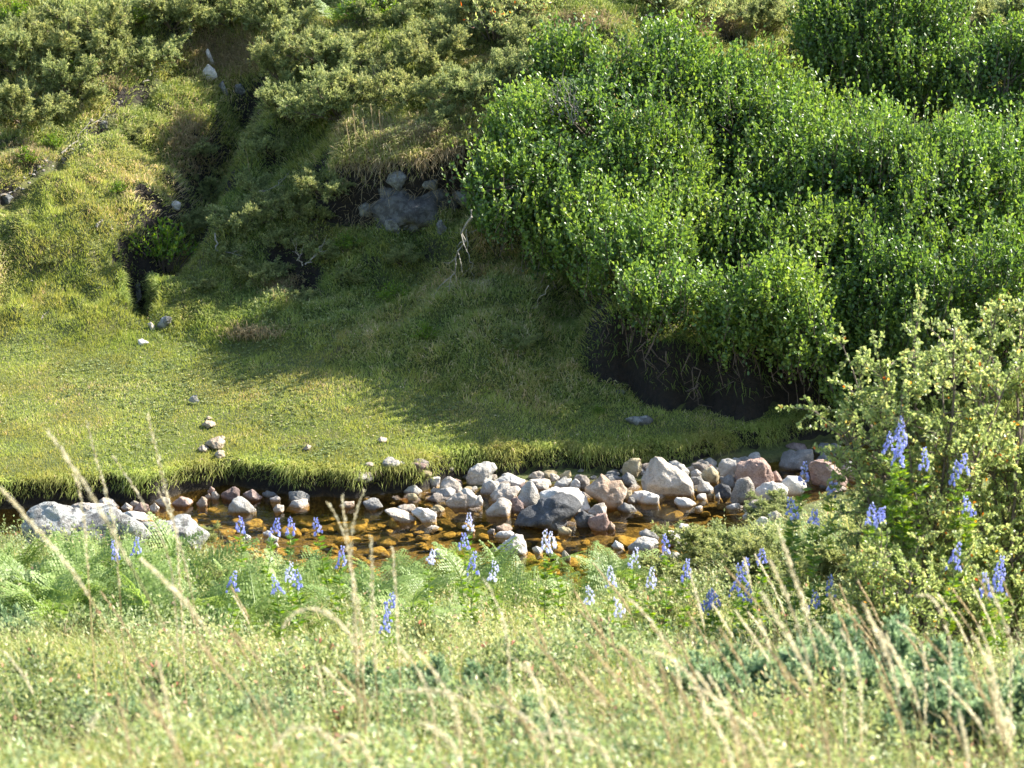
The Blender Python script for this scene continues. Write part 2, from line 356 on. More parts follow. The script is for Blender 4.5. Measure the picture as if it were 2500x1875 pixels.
def water_mat():
    m, t = nt('clear_amber_water'); g = t.nodes.new('ShaderNodeNewGeometry')
    mp = t.nodes.new('ShaderNodeMapping'); mp.inputs['Scale'].default_value = (1, 2.2, 1); t.links.new(g.outputs['Position'], mp.inputs[0])
    n1 = noisen(t, 5, 4, .55, mp.outputs[0]); n2 = noisen(t, 26, 2, .5, mp.outputs[0])
    ad = t.nodes.new('ShaderNodeMath'); ad.operation = 'MULTIPLY_ADD'; ad.inputs[1].default_value = .25; t.links.new(n2.outputs[0], ad.inputs[0]); t.links.new(n1.outputs[0], ad.inputs[2])
    bp = t.nodes.new('ShaderNodeBump'); bp.inputs['Strength'].default_value = .22; bp.inputs['Distance'].default_value = .02; t.links.new(ad.outputs[0], bp.inputs['Height'])
    tr = t.nodes.new('ShaderNodeBsdfTransparent'); tr.inputs[0].default_value = (.97, .84, .50, 1)
    gl = t.nodes.new('ShaderNodeBsdfGlossy'); gl.inputs['Roughness'].default_value = .04; t.links.new(bp.outputs[0], gl.inputs['Normal'])
    dt = t.nodes.new('ShaderNodeVectorMath'); dt.operation = 'DOT_PRODUCT'; t.links.new(g.outputs['Incoming'], dt.inputs[0]); t.links.new(bp.outputs[0], dt.inputs[1])
    def mth(op, a, b=0.0, c=0.0):
        n = t.nodes.new('ShaderNodeMath'); n.operation = op
        for k, q in enumerate((a, b, c)):
            if isinstance(q, (int, float)): n.inputs[k].default_value = q
            else: t.links.new(q, n.inputs[k])
        return n.outputs[0]
    fr = mth('MULTIPLY_ADD', mth('POWER', mth('SUBTRACT', 1.0, mth('ABSOLUTE', dt.outputs['Value'])), 5.0), .98, .02)   # Schlick reflectance of water, the same from both sides
    mx = t.nodes.new('ShaderNodeMixShader'); t.links.new(fr, mx.inputs[0]); t.links.new(tr.outputs[0], mx.inputs[1]); t.links.new(gl.outputs[0], mx.inputs[2])
    o = t.nodes.new('ShaderNodeOutputMaterial'); t.links.new(mx.outputs[0], o.inputs[0]); return m

M_ALDER = m_leaf('alder_leaf', [(0, (.045, .095, .025)), (.4, (.125, .22, .05)), (.8, (.22, .33, .075)), (1, (.29, .38, .11))], .40, .42, .8, (1.6, (1.1, 1.02, .9)))
M_JUN = m_leaf('juniper_needle', [(0, (.08, .12, .05)), (.35, (.21, .26, .11)), (.75, (.38, .42, .18)), (1, (.54, .50, .26))], .42, .6, .3, (1.2, (1.03, .96, .9)))
M_JUNB = m_leaf('blue_juniper_needle', [(0, (.08, .13, .07)), (.4, (.22, .32, .18)), (.85, (.40, .50, .28)), (1, (.52, .55, .32))], .34, .6, .3)
M_BRIGHT = m_leaf('bright_herb_leaf', [(0, (.07, .15, .018)), (.5, (.15, .26, .035)), (1, (.28, .36, .06))], .4, .45, .5)
M_YEL = m_leaf('rose_leaf', [(0, (.15, .21, .08)), (.5, (.34, .41, .16)), (.82, (.52, .55, .25)), (.93, (.64, .58, .22)), (.97, (.68, .38, .08)), (1, (.64, .18, .06))], .5, .4, .6)
M_FERN = m_leaf('bracken_leaf', [(0, (.10, .17, .04)), (.5, (.25, .35, .10)), (.9, (.42, .48, .20)), (1, (.64, .56, .27))], .42, .5, .4)
M_TURF = m_leaf('turf_grass', [(0, (.16, .22, .05)), (.4, (.33, .40, .10)), (.75, (.47, .52, .16)), (.93, (.58, .54, .24)), (1, (.70, .60, .42))], .36, .6, .25, (1.9, (.95, .82, .85)))
M_HILL = m_leaf('hill_grass', [(0, (.12, .18, .045)), (.4, (.26, .33, .09)), (.72, (.41, .45, .16)), (.9, (.54, .50, .24)), (1, (.68, .60, .40))], .38, .6, .25, (1.4, (1.06, .93, .9)))
M_STRAW = m_leaf('dry_grass', [(0, (.20, .16, .09)), (.5, (.42, .34, .19)), (1, (.66, .56, .36))], .35, .6, .3)
M_HEATH = m_leaf('heath_leaf', [(0, (.10, .14, .05)), (.35, (.25, .30, .12)), (.7, (.40, .43, .19)), (.93, (.58, .53, .29)), (.97, (.56, .40, .26)), (1, (.55, .26, .18))], .38, .5, .4, (1.1, (.80, .95, 1.08)))
M_SEED = m_leaf('seed_head', [(0, (.50, .46, .30)), (.5, (.66, .61, .44)), (1, (.80, .76, .60))], .45, .6, .3)
M_STEM = m_leaf('green_stem', [(0, (.12, .18, .04)), (1, (.20, .24, .08))], .1, .5, .4)
M_BLUE = m_leaf('blue_petal', [(0, (.34, .35, .66)), (.6, (.52, .53, .82)), (1, (.72, .73, .92))], .45, .5, .3)
M_PALE = m_leaf('pale_petal', [(0, (.62, .62, .82)), (.6, (.76, .76, .88)), (1, (.88, .88, .93))], .4, .5, .3)
M_WOOD = m_plain('brown_twig', [(.3, (.07, .05, .035)), (.6, (.16, .12, .09)), (.8, (.26, .21, .17))], 30)
M_DEAD = m_plain('bleached_wood', [(.3, (.13, .11, .09)), (.5, (.28, .25, .21)), (.8, (.50, .46, .41))], 60)
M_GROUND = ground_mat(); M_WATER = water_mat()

# ------------------------------------------------------------------ the setting: ground and stream
def build_ground():
    xs = np.concatenate([np.arange(-60, -9, 1.5), np.arange(-9, -6.2, .2), np.arange(-6.2, 6.2, .045), np.arange(6.2, 9, .2), np.arange(9, 61, 1.5)])
    ys = np.concatenate([np.arange(-30, -2, 1.5), np.arange(-2, 4, .2), np.arange(4, 17, .07), np.arange(17, 29.5, .04), np.arange(29.5, 36, .12), np.arange(36, 110, 1.5)])
    X, Y = np.meshgrid(xs, ys); Z = H(X, Y)
    n, m = len(ys), len(xs); i = np.arange(n-1)[:, None]*m; j = np.arange(m-1)[None]
    F = np.stack([i+j, i+j+1, i+m+j+1, i+m+j], -1).reshape(-1, 4)
    mb = MB(); mb.add(np.stack([X, Y, Z], -1), F)
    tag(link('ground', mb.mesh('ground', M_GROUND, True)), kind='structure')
build_ground()
mb = MB(); mb.add([(-30, 17.2, 0), (30, 17.2, 0), (30, 25.5, 0), (-30, 25.5, 0)], [[0, 1, 2, 3]])
tag(link('stream_water', mb.mesh('stream_water', M_WATER)), kind='structure')

# ------------------------------------------------------------------ rocks
def ico(sub):
    t = (1+5**.5)/2
    V = [(-1, t, 0), (1, t, 0), (-1, -t, 0), (1, -t, 0), (0, -1, t), (0, 1, t), (0, -1, -t), (0, 1, -t), (t, 0, -1), (t, 0, 1), (-t, 0, -1), (-t, 0, 1)]
    F = [(0, 11, 5), (0, 5, 1), (0, 1, 7), (0, 7, 10), (0, 10, 11), (1, 5, 9), (5, 11, 4), (11, 10, 2), (10, 7, 6), (7, 1, 8), (3, 9, 4), (3, 4, 2), (3, 2, 6), (3, 6, 8), (3, 8, 9), (4, 9, 5), (2, 4, 11), (6, 2, 10), (8, 6, 7), (9, 8, 1)]
    V = [np.array(v)/np.linalg.norm(v) for v in V]
    for _ in range(sub):
        c = {}; G = []
        def mid(a, b):
            k = (min(a, b), max(a, b))
            if k not in c: p = V[a]+V[b]; V.append(p/np.linalg.norm(p)); c[k] = len(V)-1
            return c[k]
        for a, b, d in F:
            x, y, z = mid(a, b), mid(b, d), mid(d, a); G += [(a, x, z), (b, y, x), (d, z, y), (x, y, z)]
        F = G
    return np.array(V), np.array(F)
ICO = {k: ico(k) for k in (2, 3, 4)}
def rock_verts(U, poly, depth, seed, facet=.5, ncut=14, rough=.055):
    """poly: Nx2 outline (metres, star-shaped round its centre) -> a full body of that silhouette"""
    rng = np.random.default_rng(seed)
    poly = np.asarray(poly, float); c = (poly.min(0)+poly.max(0))/2*.4 + poly.mean(0)*.6
    th = np.arctan2(U[:, 2], U[:, 0]); rr = np.hypot(U[:, 0], U[:, 2])
    dx, dz = np.cos(th), np.sin(th); best = np.full(len(U), 0.0)
    A = poly-c; B = np.roll(A, -1, 0)
    for a, b in zip(A, B):
        e = b-a; den = dx*e[1]-dz*e[0]; den = np.where(abs(den) < 1e-9, 1e-9, den)
        t = (a[0]*e[1]-a[1]*e[0])/den; s = (a[0]*dz-a[1]*dx)/den
        ok = (t > 0) & (s >= -1e-6) & (s <= 1+1e-6); best = np.where(ok & (t > best), t, best)
    o = np.argsort(th); rs = best[o]; k = max(3, len(U)//170)|1
    rs = np.convolve(np.concatenate([rs[-k:], rs, rs[:k]]), np.ones(k)/k, 'same')[k:-k]; r = np.empty_like(best); r[o] = rs
    R = np.maximum(r, .2*r.max())
    q = rr**.82; yy = np.sign(U[:, 1])*abs(U[:, 1])**.85
    N = np.stack([q*dx, yy, q*dz], 1)                 # normalised body
    for _ in range(ncut):                              # flat broken faces
        n = rng.normal(size=3); n[1] -= .5; n[2] += .3; n /= np.linalg.norm(n)
        if abs(n[1]) < .35: n[1] = -.5; n /= np.linalg.norm(n)
        off = 1-facet*rng.uniform(.25, .95); d = N@n-off
        N = N - np.where(d > 0, d, 0)[:, None]*n*np.array([.25, 1, .25])
    f = 2.2; nn = sum(noise3(N[:, 0]*f*2**k+seed, N[:, 1]*f*2**k, N[:, 2]*f*2**k, seed % 97)*.5**k for k in range(4))
    N = N*(1+rough*nn[:, None]*2)
    return np.stack([N[:, 0]*R, N[:, 1]*depth, N[:, 2]*R], 1), c

def rock(px, mat, label, cat='stone', name='river_stone', dscale=1.0, base=None, group=None, sub=4, facet=.5, water=True, extend=None, seed=None, back=.35, rough=.055):
    """px: outline in photo pixels"""
    px = np.array(px, float); i = int(np.argmax(px[:, 1])); bu, bv = px[:, 0].mean(), px[i, 1]
    B = (hitw if water else (lambda u, v: hitg(u, v, 17.0)))(bu, bv)[0] if base is None else at_z(bu, bv, base)
    if water and base is None and B[2] > .07:        # would sit on the turf: stand it in the stream in front of the bank
        B = at_y(bu, bv, float(far_bank(B[0]))-.16); extend = max(.045, B[2]+.03)
    w = (px[:, 0].max()-px[:, 0].min())*mpp(B[1]); h = (px[:, 1].max()-px[:, 1].min())*mpp(B[1])
    depth = .5*min(max(.75*w, .6*h), 1.3*h+.06)*dscale
    yc = B[1]+depth*back
    W = at_y(px[:, 0], px[:, 1], yc)                 # outline at its own distance
    ext = (.045 if water else .04) if extend is None else extend
    lo = W[:, 2] < W[:, 2].min() + .25*(W[:, 2].max()-W[:, 2].min()); W[lo, 2] -= ext; W[lo, 0] += (W[lo, 0]-W[:, 0].mean())*.12
    sd_ = int(px.sum()) if seed is None else seed
    U, F = ICO[sub]; P, c = rock_verts(U, W[:, [0, 2]], depth, sd_, facet, rough=rough)
    mb = MB(); mb.add(P, F); me = mb.mesh(name, ROCK[mat], True)
    o = link(name, me, None, (c[0], yc, c[1])); tag(o, label, cat, group); return o
def cv(pts, x0, y0, s): return [(x0+a/s, y0+b/s) for a, b in pts]
C3 = lambda *p: cv(p, 980, 1080, 4.424); C2 = lambda *p: cv(p, 500, 1080, 3.687); C4 = lambda *p: cv(p, 1400, 1060, 3.687)
C5 = lambda *p: cv(p, 1700, 1000, 2.765); C1 = lambda *p: cv(p, 0, 1050, 3.16); H1 = lambda *p: cv(p, 0, 0, 2.633); H2 = lambda *p: cv(p, 800, 0, 2.633)
H3 = lambda *p: cv(p, 1660, 0, 2.633); H4 = lambda *p: cv(p, 0, 600, 2.633); H5 = lambda *p: cv(p, 800, 600, 2.633)
RG = 'stones and boulders in the stream'
STONES = [
 (C3((690,370),(740,280),(820,240),(930,205),(1010,230),(1035,290),(990,350),(930,420),(850,455),(740,450)),'grey','large pale grey boulder leaning against the turf edge above the pile'),
 (C3((950,350),(1030,340),(1040,370),(1000,410),(940,400)),'tan','small tan stone tucked right under the leaning pale boulder'),
 (C3((225,450),(270,400),(340,375),(425,368),(425,430),(400,490),(300,485)),'white','flat wedge shaped pale stone under the grass lip left of the pile'),
 (C3((410,520),(430,430),(470,375),(530,362),(600,390),(650,440),(650,530),(520,560)),'tan','rounded tan stone with a small reddish stone on its front'),
 (C3((520,440),(550,398),(600,395),(625,430),(605,475),(540,482)),'purple','small reddish brown stone resting on the rounded tan stone'),
 (C3((20,520),(70,480),(150,458),(220,530),(170,560),(60,565)),'grey','low grey stone touching the grass at the pile left end'),
 (C3((60,570),(130,545),(180,590),(165,645),(90,635)),'ochre','small ochre stone at the waterline below the grass corner'),
 (C3((315,520),(350,488),(410,500),(400,550),(330,555)),'tan','small round tan stone between flat wedge and rounded stone'),
 (C3((370,550),(430,500),(510,485),(580,520),(590,570),(520,610),(440,600)),'grey','smooth grey oval stone in front of the rounded tan stone'),
 (C3((275,610),(340,560),(400,545),(455,570),(460,640),(350,640)),'speck','speckled grey wedge stone standing in shallow water left of pile'),
 (C3((470,650),(560,560),(640,530),(700,560),(750,620),(735,715),(600,708)),'tan','broad tan boulder with its foot in the water at pile left'),
 (C3((640,520),(680,480),(760,520),(830,580),(810,650),(740,700),(690,620)),'white','sloping pale stone behind the broad tan boulder'),
 (C3((745,640),(790,580),(850,575),(880,630),(865,690),(760,698)),'white','blocky whitish stone right of the broad tan boulder'),
 (C3((840,540),(880,440),(960,410),(1050,420),(1060,480),(990,560),(900,565)),'grey','rounded grey stone below the leaning boulder'),
 (C3((1000,430),(1100,370),(1200,335),(1290,365),(1350,400),(1290,475),(1150,480),(1060,460)),'white','sunlit white slab on top of the pile centre'),
 (C3((950,570),(1010,500),(1080,440),(1170,460),(1120,560),(1010,620)),'grey','grey stone wedged between white slab and flat oval slab'),
 (C3((960,610),(1030,530),(1150,480),(1260,460),(1310,500),(1275,575),(1200,610),(1050,655),(980,645)),'tan','flat oval tan slab tilted in the middle of the pile'),
 (C3((910,745),(980,680),(1050,600),(1110,580),(1170,610),(1195,680),(1150,775),(1070,805),(940,785)),'tan','egg shaped tan boulder at the water edge of the pile'),
 (C3((1180,610),(1250,605),(1310,660),(1320,730),(1260,758),(1180,765)),'purple','brown stone right of the egg shaped boulder'),
 (C3((1250,600),(1290,480),(1350,410),(1410,400),(1450,450),(1480,540),(1490,650),(1400,710),(1310,710)),'grey','upright grey boulder in the middle of the pile'),
 (C3((1360,380),(1420,320),(1490,303),(1550,330),(1575,390),(1500,415)),'tan','humped tan stone at the back of the pile by the grass'),
 (C3((1370,400),(1480,390),(1600,410),(1620,460),(1560,500),(1440,470)),'tan','wide tan stone behind the upright grey boulder'),
 (C3((1560,340),(1620,330),(1690,350),(1715,395),(1620,430),(1575,400)),'tan','angular beige stone at the back right of the humped stone'),
 (C3((1700,370),(1760,320),(1820,305),(1842,360),(1800,400),(1720,400)),'ochre','small pointed ochre stone against the bank at pile back'),
 (C3((1440,450),(1540,430),(1600,460),(1595,520),(1490,530)),'tan','small beige stone right of the upright grey boulder'),
 (C3((1610,485),(1680,420),(1760,400),(1850,390),(1810,480),(1740,510)),'grey','grey beige stone left of the white pointed stone'),
 (C3((1765,510),(1840,410),(1880,383),(1940,440),(1955,510)),'white','bright white pointed stone standing behind the long slab'),
 (C3((1860,390),(1930,345),(2000,360),(2040,420),(2025,500),(1950,490)),'speck','dark speckled round stone right of the white pointed stone'),
 (C3((1475,620),(1480,540),(1600,500),(1760,490),(1930,500),(1985,570),(2005,740),(1850,760),(1500,680)),'white','long pale block lying behind the big dark rock'),
 (C3((1245,775),(1330,720),(1420,700),(1480,640),(1600,600),(1750,562),(1880,565),(1970,620),(1975,690),(1890,770),(1800,800),(1740,870),(1660,925),(1540,905),(1380,885),(1220,850)),'dark','big dark grey rock jutting into the water below the pile'),
 (C4((110,480),(170,430),(250,375),(330,430),(420,430),(465,500),(450,590),(390,665),(320,675),(200,600),(120,530)),'orange','large rusty pink boulder right of the long pale block'),
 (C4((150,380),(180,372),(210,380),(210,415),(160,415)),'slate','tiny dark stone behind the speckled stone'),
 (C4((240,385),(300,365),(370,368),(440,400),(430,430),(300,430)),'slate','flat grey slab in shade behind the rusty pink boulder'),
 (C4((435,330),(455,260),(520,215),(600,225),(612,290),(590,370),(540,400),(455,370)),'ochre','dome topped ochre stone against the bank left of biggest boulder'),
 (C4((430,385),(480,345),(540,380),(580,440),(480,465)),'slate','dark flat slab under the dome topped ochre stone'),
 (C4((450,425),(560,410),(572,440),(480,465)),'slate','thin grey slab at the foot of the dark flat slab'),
 (C4((590,420),(640,330),(690,250),(740,205),(800,215),(850,260),(930,290),(1040,380),(1090,450),(1092,550),(1000,565),(850,550),(740,545),(650,480)),'tan','biggest boulder of the stream, tan and faceted with white ridge'),
 (C4((850,250),(930,243),(1000,275),(1045,340),(1045,395),(930,400)),'grey','grey slab leaning behind the biggest boulder'),
 (C4((1020,300),(1080,270),(1105,310),(1070,350)),'grey','small grey stone behind the leaning grey slab'),
 (C4((1055,340),(1110,310),(1155,350),(1155,405),(1060,400)),'grey','angular light grey stone left of the yellow round stone'),
 (C4((1050,390),(1140,385),(1180,420),(1120,470),(1070,450)),'slate','dull grey stone wedged beside the right flank of biggest boulder'),
 (C4((1150,370),(1180,305),(1250,288),(1310,340),(1314,410),(1270,450),(1190,435)),'ochre','round yellowish stone between grey stones'),
 (C4((1190,310),(1250,280),(1310,300),(1315,350),(1240,350)),'slate','dim grey stone behind the yellow round stone'),
 (C4((1310,280),(1335,230),(1400,216),(1465,240),(1472,320),(1440,410),(1330,380)),'grey','tall grey lichen flecked stone left of the pink granite boulder'),
 (C4((1310,390),(1400,370),(1460,400),(1450,490),(1370,480)),'slate','brown grey stone at the foot of the tall grey stone'),
 (C4((1455,390),(1480,280),(1560,235),(1640,222),(1710,224),(1755,270),(1810,370),(1805,440),(1700,490),(1560,500),(1460,440)),'pink','large smooth pink granite boulder in the right of the pile'),
 (C4((1105,490),(1150,415),(1220,430),(1262,480),(1250,525),(1140,535)),'grey','round grey white stone right of the biggest boulder'),
 (C4((1265,480),(1320,445),(1400,470),(1422,540),(1360,575),(1285,550)),'dark','dark angular stone left of the tall standing stone'),
 (C4((1415,540),(1460,440),(1520,390),(1580,385),(1620,440),(1637,560),(1600,620),(1510,650),(1430,615)),'speck','tall tan standing stone in front of the pink boulder'),
 (C4((1638,510),(1700,450),(1800,413),(1880,440),(1920,500),(1900,580),(1850,612),(1760,590),(1650,580)),'white','white rounded boulder right of the tall standing stone'),
 (C4((1790,340),(1830,328),(1885,415),(1860,450),(1810,440)),'pink','small pink stone behind the white rounded boulder'),
 (C4((1880,430),(1930,385),(2040,383),(2105,440),(2100,500),(2000,560),(1920,540)),'white','bright white flat topped stone at pile right end'),
 (C5((757,400),(765,355),(790,335),(860,335),(930,370),(1015,430),(1015,505),(860,525),(790,480)),'pink','broad brownish pink boulder at the right edge of the pile'),
 (C5((955,380),(1020,348),(1100,360),(1115,450),(1030,490)),'grey','pale grey stone half hidden behind the rose shrub edge'),
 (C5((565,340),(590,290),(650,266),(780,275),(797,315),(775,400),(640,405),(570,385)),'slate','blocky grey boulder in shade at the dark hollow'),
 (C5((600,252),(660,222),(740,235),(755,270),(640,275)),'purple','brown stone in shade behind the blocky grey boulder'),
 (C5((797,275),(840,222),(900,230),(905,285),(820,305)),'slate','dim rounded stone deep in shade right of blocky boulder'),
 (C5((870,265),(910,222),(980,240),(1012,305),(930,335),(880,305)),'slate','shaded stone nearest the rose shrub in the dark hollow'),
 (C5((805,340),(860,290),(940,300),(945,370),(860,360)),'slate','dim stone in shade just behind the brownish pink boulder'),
 (C4((485,610),(500,560),(560,573),(595,625),(530,630)),'slate','small grey stone in water right of the rusty pink boulder'),
 (C4((515,560),(540,508),(640,508),(700,525),(620,575),(590,615)),'white','pale pinkish stone in front of the biggest boulder'),
 (C4((592,600),(620,540),(700,518),(765,560),(772,635),(620,635)),'white','white block with wet foot below the biggest boulder'),
 (C4((465,605),(470,508),(530,503),(525,570)),'ochre','small cream stone left of the white block'),
 (C4((905,615),(930,570),(990,560),(1060,590),(1098,630),(1040,660),(960,645)),'white','flat pale stone alone in the right pool'),
 (C4((1105,575),(1130,532),(1190,540),(1212,585),(1150,595)),'white','small round white stone at the right pool back edge'),
 (C4((1200,545),(1230,520),(1265,535),(1265,565),(1215,570)),'ochre','little cream pebble beside the dark angular stone'),
 (C4((1275,555),(1310,520),(1350,570),(1300,580)),'white','tiny white pebble left of the tall standing stone foot'),
 (C4((1095,655),(1130,643),(1168,652),(1160,675),(1100,668)),'white','tiny white stone barely breaking the right pool surface'),
 (C4((390,660),(450,605),(520,630),(620,690),(560,705),(430,700)),'slate','low dark wet rock below the rusty pink boulder'),
 (C4((125,700),(200,630),(270,615),(300,660),(275,730),(150,750)),'tan','tan stone right of the big dark rock'),
 (C4((140,760),(230,720),(300,705),(325,800),(300,860),(200,868),(125,810)),'pink','pinkish stone at the water edge right of the big dark rock'),
 (C4((300,805),(340,785),(377,820),(370,868),(308,868)),'orange','small rusty pink stone below the pinkish stone'),
 (C4((0,740),(80,690),(180,740),(160,850),(60,850)),'dark','dark broken rock between big dark rock and pinkish stone'),
 (C4((925,830),(970,795),(1030,808),(1052,845),(1000,865),(940,858)),'white','small pink white stone alone in the middle of the right pool'),
 (C4((585,895),(650,855),(720,880),(782,930),(770,975),(640,925)),'slate','wedge shaped olive stone beside the long smooth grey stone'),
 (C4((782,925),(830,870),(900,878),(1040,903),(1068,950),(1000,1015),(860,985)),'grey','long smooth grey stone low in the right pool front'),
 (C4((485,1010),(560,940),(640,923),(730,945),(762,980),(740,1035),(620,1055),(520,1040)),'grey','knobbly grey stone left of the long smooth grey stone'),
 (C4((765,1095),(830,1058),(930,1058),(995,1110),(960,1135),(820,1118)),'grey','flat mossy stone behind a blue flower spike'),
 (C4((340,1005),(380,963),(440,988),(468,1022),(400,1035)),'white','small pale stone left of the knobbly grey stone'),
 (C4((690,1180),(760,1133),(850,1150),(905,1235),(800,1265),(700,1230)),'white','pale rounded stone behind the white flower spikes'),
 (C4((235,1225),(280,1163),(380,1158),(435,1222),(350,1275),(260,1265)),'tan','beige stone among fern tips at the near shore'),
 (C4((375,1205),(460,1183),(530,1200),(532,1245),(430,1265)),'tan','second beige stone by the fern tips at near shore, flatter one'),
 (C4((1365,645),(1420,623),(1490,623),(1528,658),(1460,683),(1380,673)),'grey','flat grey stone at the right pool right edge'),
 (C4((1535,650),(1600,588),(1720,578),(1805,645),(1740,705),(1620,745),(1560,710)),'speck','brown slab tilted above the right end of the pool'),
 (C4((1518,735),(1555,700),(1600,712),(1608,770),(1540,780)),'white','small white egg stone at the pool right corner'),
 (C4((1645,780),(1690,745),(1750,758),(1755,815),(1665,818)),'white','white stone among juniper tips right of the white egg stone'),
 (C4((1755,725),(1830,690),(1885,740),(1850,775),(1775,765)),'tan','beige stone behind the juniper tips'),
 (C4((1785,810),(1840,765),(1915,790),(1912,845),(1825,848)),'white','cream stone nearest the juniper on the right shore'),
 (C4((1875,605),(1930,560),(1995,590),(1985,645),(1895,648)),'tan','small beige stone under the white rounded boulder'),
 (C3((1025,915),(1090,885),(1170,888),(1198,930),(1150,965),(1050,955)),'orange','wet brown stone in the pool left of the big dark rock'),
 (C3((995,1005),(1080,960),(1180,953),(1222,990),(1140,1035),(1015,1028)),'white','flat wet white stone behind the large pale boulder'),
 (C3((985,1165),(1090,1110),(1160,1040),(1240,983),(1310,1010),(1345,1090),(1355,1160),(1250,1210),(1100,1200)),'white','large pale peaked boulder at the near pool edge'),
 (C3((1400,1135),(1450,1113),(1530,1160),(1535,1205),(1465,1205)),'white','white oval stone right of the large pale peaked boulder'),
 (C3((1690,935),(1740,903),(1810,918),(1845,960),(1780,1008),(1715,988)),'ochre','cream stone half under water below the big dark rock'),
 (C3((315,1205),(370,1160),(430,1165),(520,1220),(610,1275),(645,1330),(500,1320),(380,1250)),'grey','long smooth grey stone sloping into the ferns'),
 (C3((930,965),(960,925),(1010,938),(1005,990),(950,995)),'speck','small dark and white stone in the middle of left pool'),
 (C3((715,965),(770,930),(802,950),(775,990)),'orange','small reddish stone in the left pool below the egg boulder'),
 (C3((1730,1190),(1760,1160),(1830,1240),(1820,1290),(1740,1290)),'tan','beige stone behind the pair of white flower spikes'),
 (C2((20,430),(55,390),(88,420),(78,458),(30,465)),'pink','small pink stone at the left pool corner under the turf'),
 (C2((55,455),(95,433),(132,470),(122,515),(68,505)),'tan','small beige stone right of the pink one in left corner'),
 (C2((0,475),(35,455),(62,490),(35,525),(0,515)),'orange','small orange stone at the left pool corner'),
 (C2((140,475),(200,430),(270,403),(312,430),(322,485),(280,518),(170,518)),'purple','purple brown stone under the grass overhang'),
 (C2((200,610),(240,530),(290,488),(340,483),(400,530),(462,600),(452,638),(330,640)),'grey','large rounded grey stone alone in the left pool'),
 (C2((338,470),(420,423),(472,460),(518,500),(480,530),(400,510)),'purple','angular brown stone behind the large rounded grey one'),
 (C2((515,465),(560,430),(620,450),(662,480),(600,498),(540,495)),'slate','dark slate stone in the shade of the overhang'),
 (C2((585,505),(640,485),(682,500),(678,545),(610,540)),'tan','small tan stone in front of the dark slate stone'),
 (C2((732,520),(760,450),(820,435),(885,432),(940,480),(957,535),(850,530)),'slate','grey blue boulder under the overhang in left pool'),
 (C2((738,575),(800,520),(870,500),(930,510),(932,575),(820,588)),'tan','tan topped stone in front of the grey blue boulder'),
 (C2((608,595),(650,562),(712,570),(714,615),(640,635)),'tan','small round tan stone alone in water near left pool back'),
 (C2((1418,535),(1490,510),(1570,508),(1615,580),(1500,605)),'slate','bluish grey flat stone below the overhang at mid pool'),
 (C2((1195,575),(1260,540),(1350,530),(1352,575),(1260,592)),'orange','wet orange stone in the shade at the back of the pool'),
 (C2((1625,615),(1700,595),(1800,620),(1905,690),(1860,728),(1760,728),(1680,665)),'tan','long tan stone, left of the front pair in the pool middle'),
 (C2((1728,575),(1790,545),(1870,558),(1912,595),(1850,628),(1760,608)),'tan','pinkish tan stone behind the pair in the pool middle'),
 (C2((1848,625),(1920,590),(2000,588),(2085,650),(2075,700),(1980,718),(1900,665)),'white','cream angular stone, right of the front pair in pool middle'),
 (C2((2018,592),(2100,563),(2172,590),(2165,632),(2060,630)),'ochre','small ochre stone right of the cream angular stone'),
 (C2((1995,765),(2060,745),(2112,765),(2050,785)),'white','thin white stone just breaking the pool surface at centre'),
 (C2((520,815),(570,795),(602,815),(592,852),(530,855)),'white','small white stone behind the blue flowers at near shore'),
 (C2((548,880),(600,830),(662,860),(645,905),(570,910)),'white','pink white stone among ferns at the near shore'),
 (C2((620,915),(650,895),(670,940),(630,960)),'white','tiny white stone sunk in the ferns'),
 (C2((335,870),(370,830),(420,850),(410,900),(350,900)),'white','whitish stone half hidden by the front ferns at left'),
 (C1((510,610),(560,575),(640,558),(740,568),(870,592),(882,640),(640,655),(530,645)),'tan','flat topped tan stone behind the lichen boulder'),
 (C1((738,575),(790,520),(870,545),(922,590),(905,615),(790,585)),'tan','tan stone with rusty edge behind the lichen boulder'),
 (C1((905,640),(1000,613),(1110,640),(1195,692),(1060,698),(950,690)),'white','whitish slab behind the lichen covered slab'),
 (C1((928,595),(970,560),(1020,590),(1022,620),(960,615)),'tan','small tan stone left of the red stones under the turf'),
 (C1((1000,565),(1032,540),(1068,560),(1055,592),(1010,595)),'tan','tiny round tan stone just under the left turf edge'),
 (C1((1028,615),(1080,560),(1142,570),(1152,635),(1080,645)),'pink','red brown stone by the left end of the pool'),
 (C1((1150,590),(1190,560),(1230,600),(1200,640),(1155,635)),'tan','small beige stone between red brown stone and turf'),
 (C1((1198,545),(1250,508),(1312,530),(1315,582),(1240,595)),'tan','beige stone under the turf at the left pool end'),
 (C1((1325,565),(1390,513),(1450,528),(1488,562),(1440,592),(1350,588)),'pink','oval pink stone near the left pool end'),
 (C1((1510,565),(1560,510),(1602,540),(1595,595),(1530,598)),'orange','orange brown stone right of the oval pink stone'),
]
for px, mat, lab in STONES:
    big = (max(p[0] for p in px)-min(p[0] for p in px)) > 75
    rock(px, mat, lab, 'boulder' if big else 'stone', 'boulder' if big else 'river_stone', group=RG, sub=4 if big else 3)
rock(C1((20,800),(100,700),(200,640),(330,585),(430,575),(520,610),(640,645),(760,645),(870,615),(960,690),(1060,760),(1125,880),(1085,1000),(900,1060),(600,1080),(200,1060),(50,940)), 'lichen', 'huge white lichen covered boulder at left behind the grass stalks', 'boulder', 'boulder', base=.28, group=RG, facet=1.0, dscale=1.0, rough=.12)
rock(C1((925,700),(1000,690),(1100,700),(1250,690),(1400,678),(1490,730),(1565,840),(1550,930),(1300,990),(1050,960)), 'lichen', 'low lichen covered slab right of the huge lichen boulder', 'boulder', 'boulder', base=.15, group=RG, facet=1.0, rough=.12)
HR = 'rocks set in the far hillside'
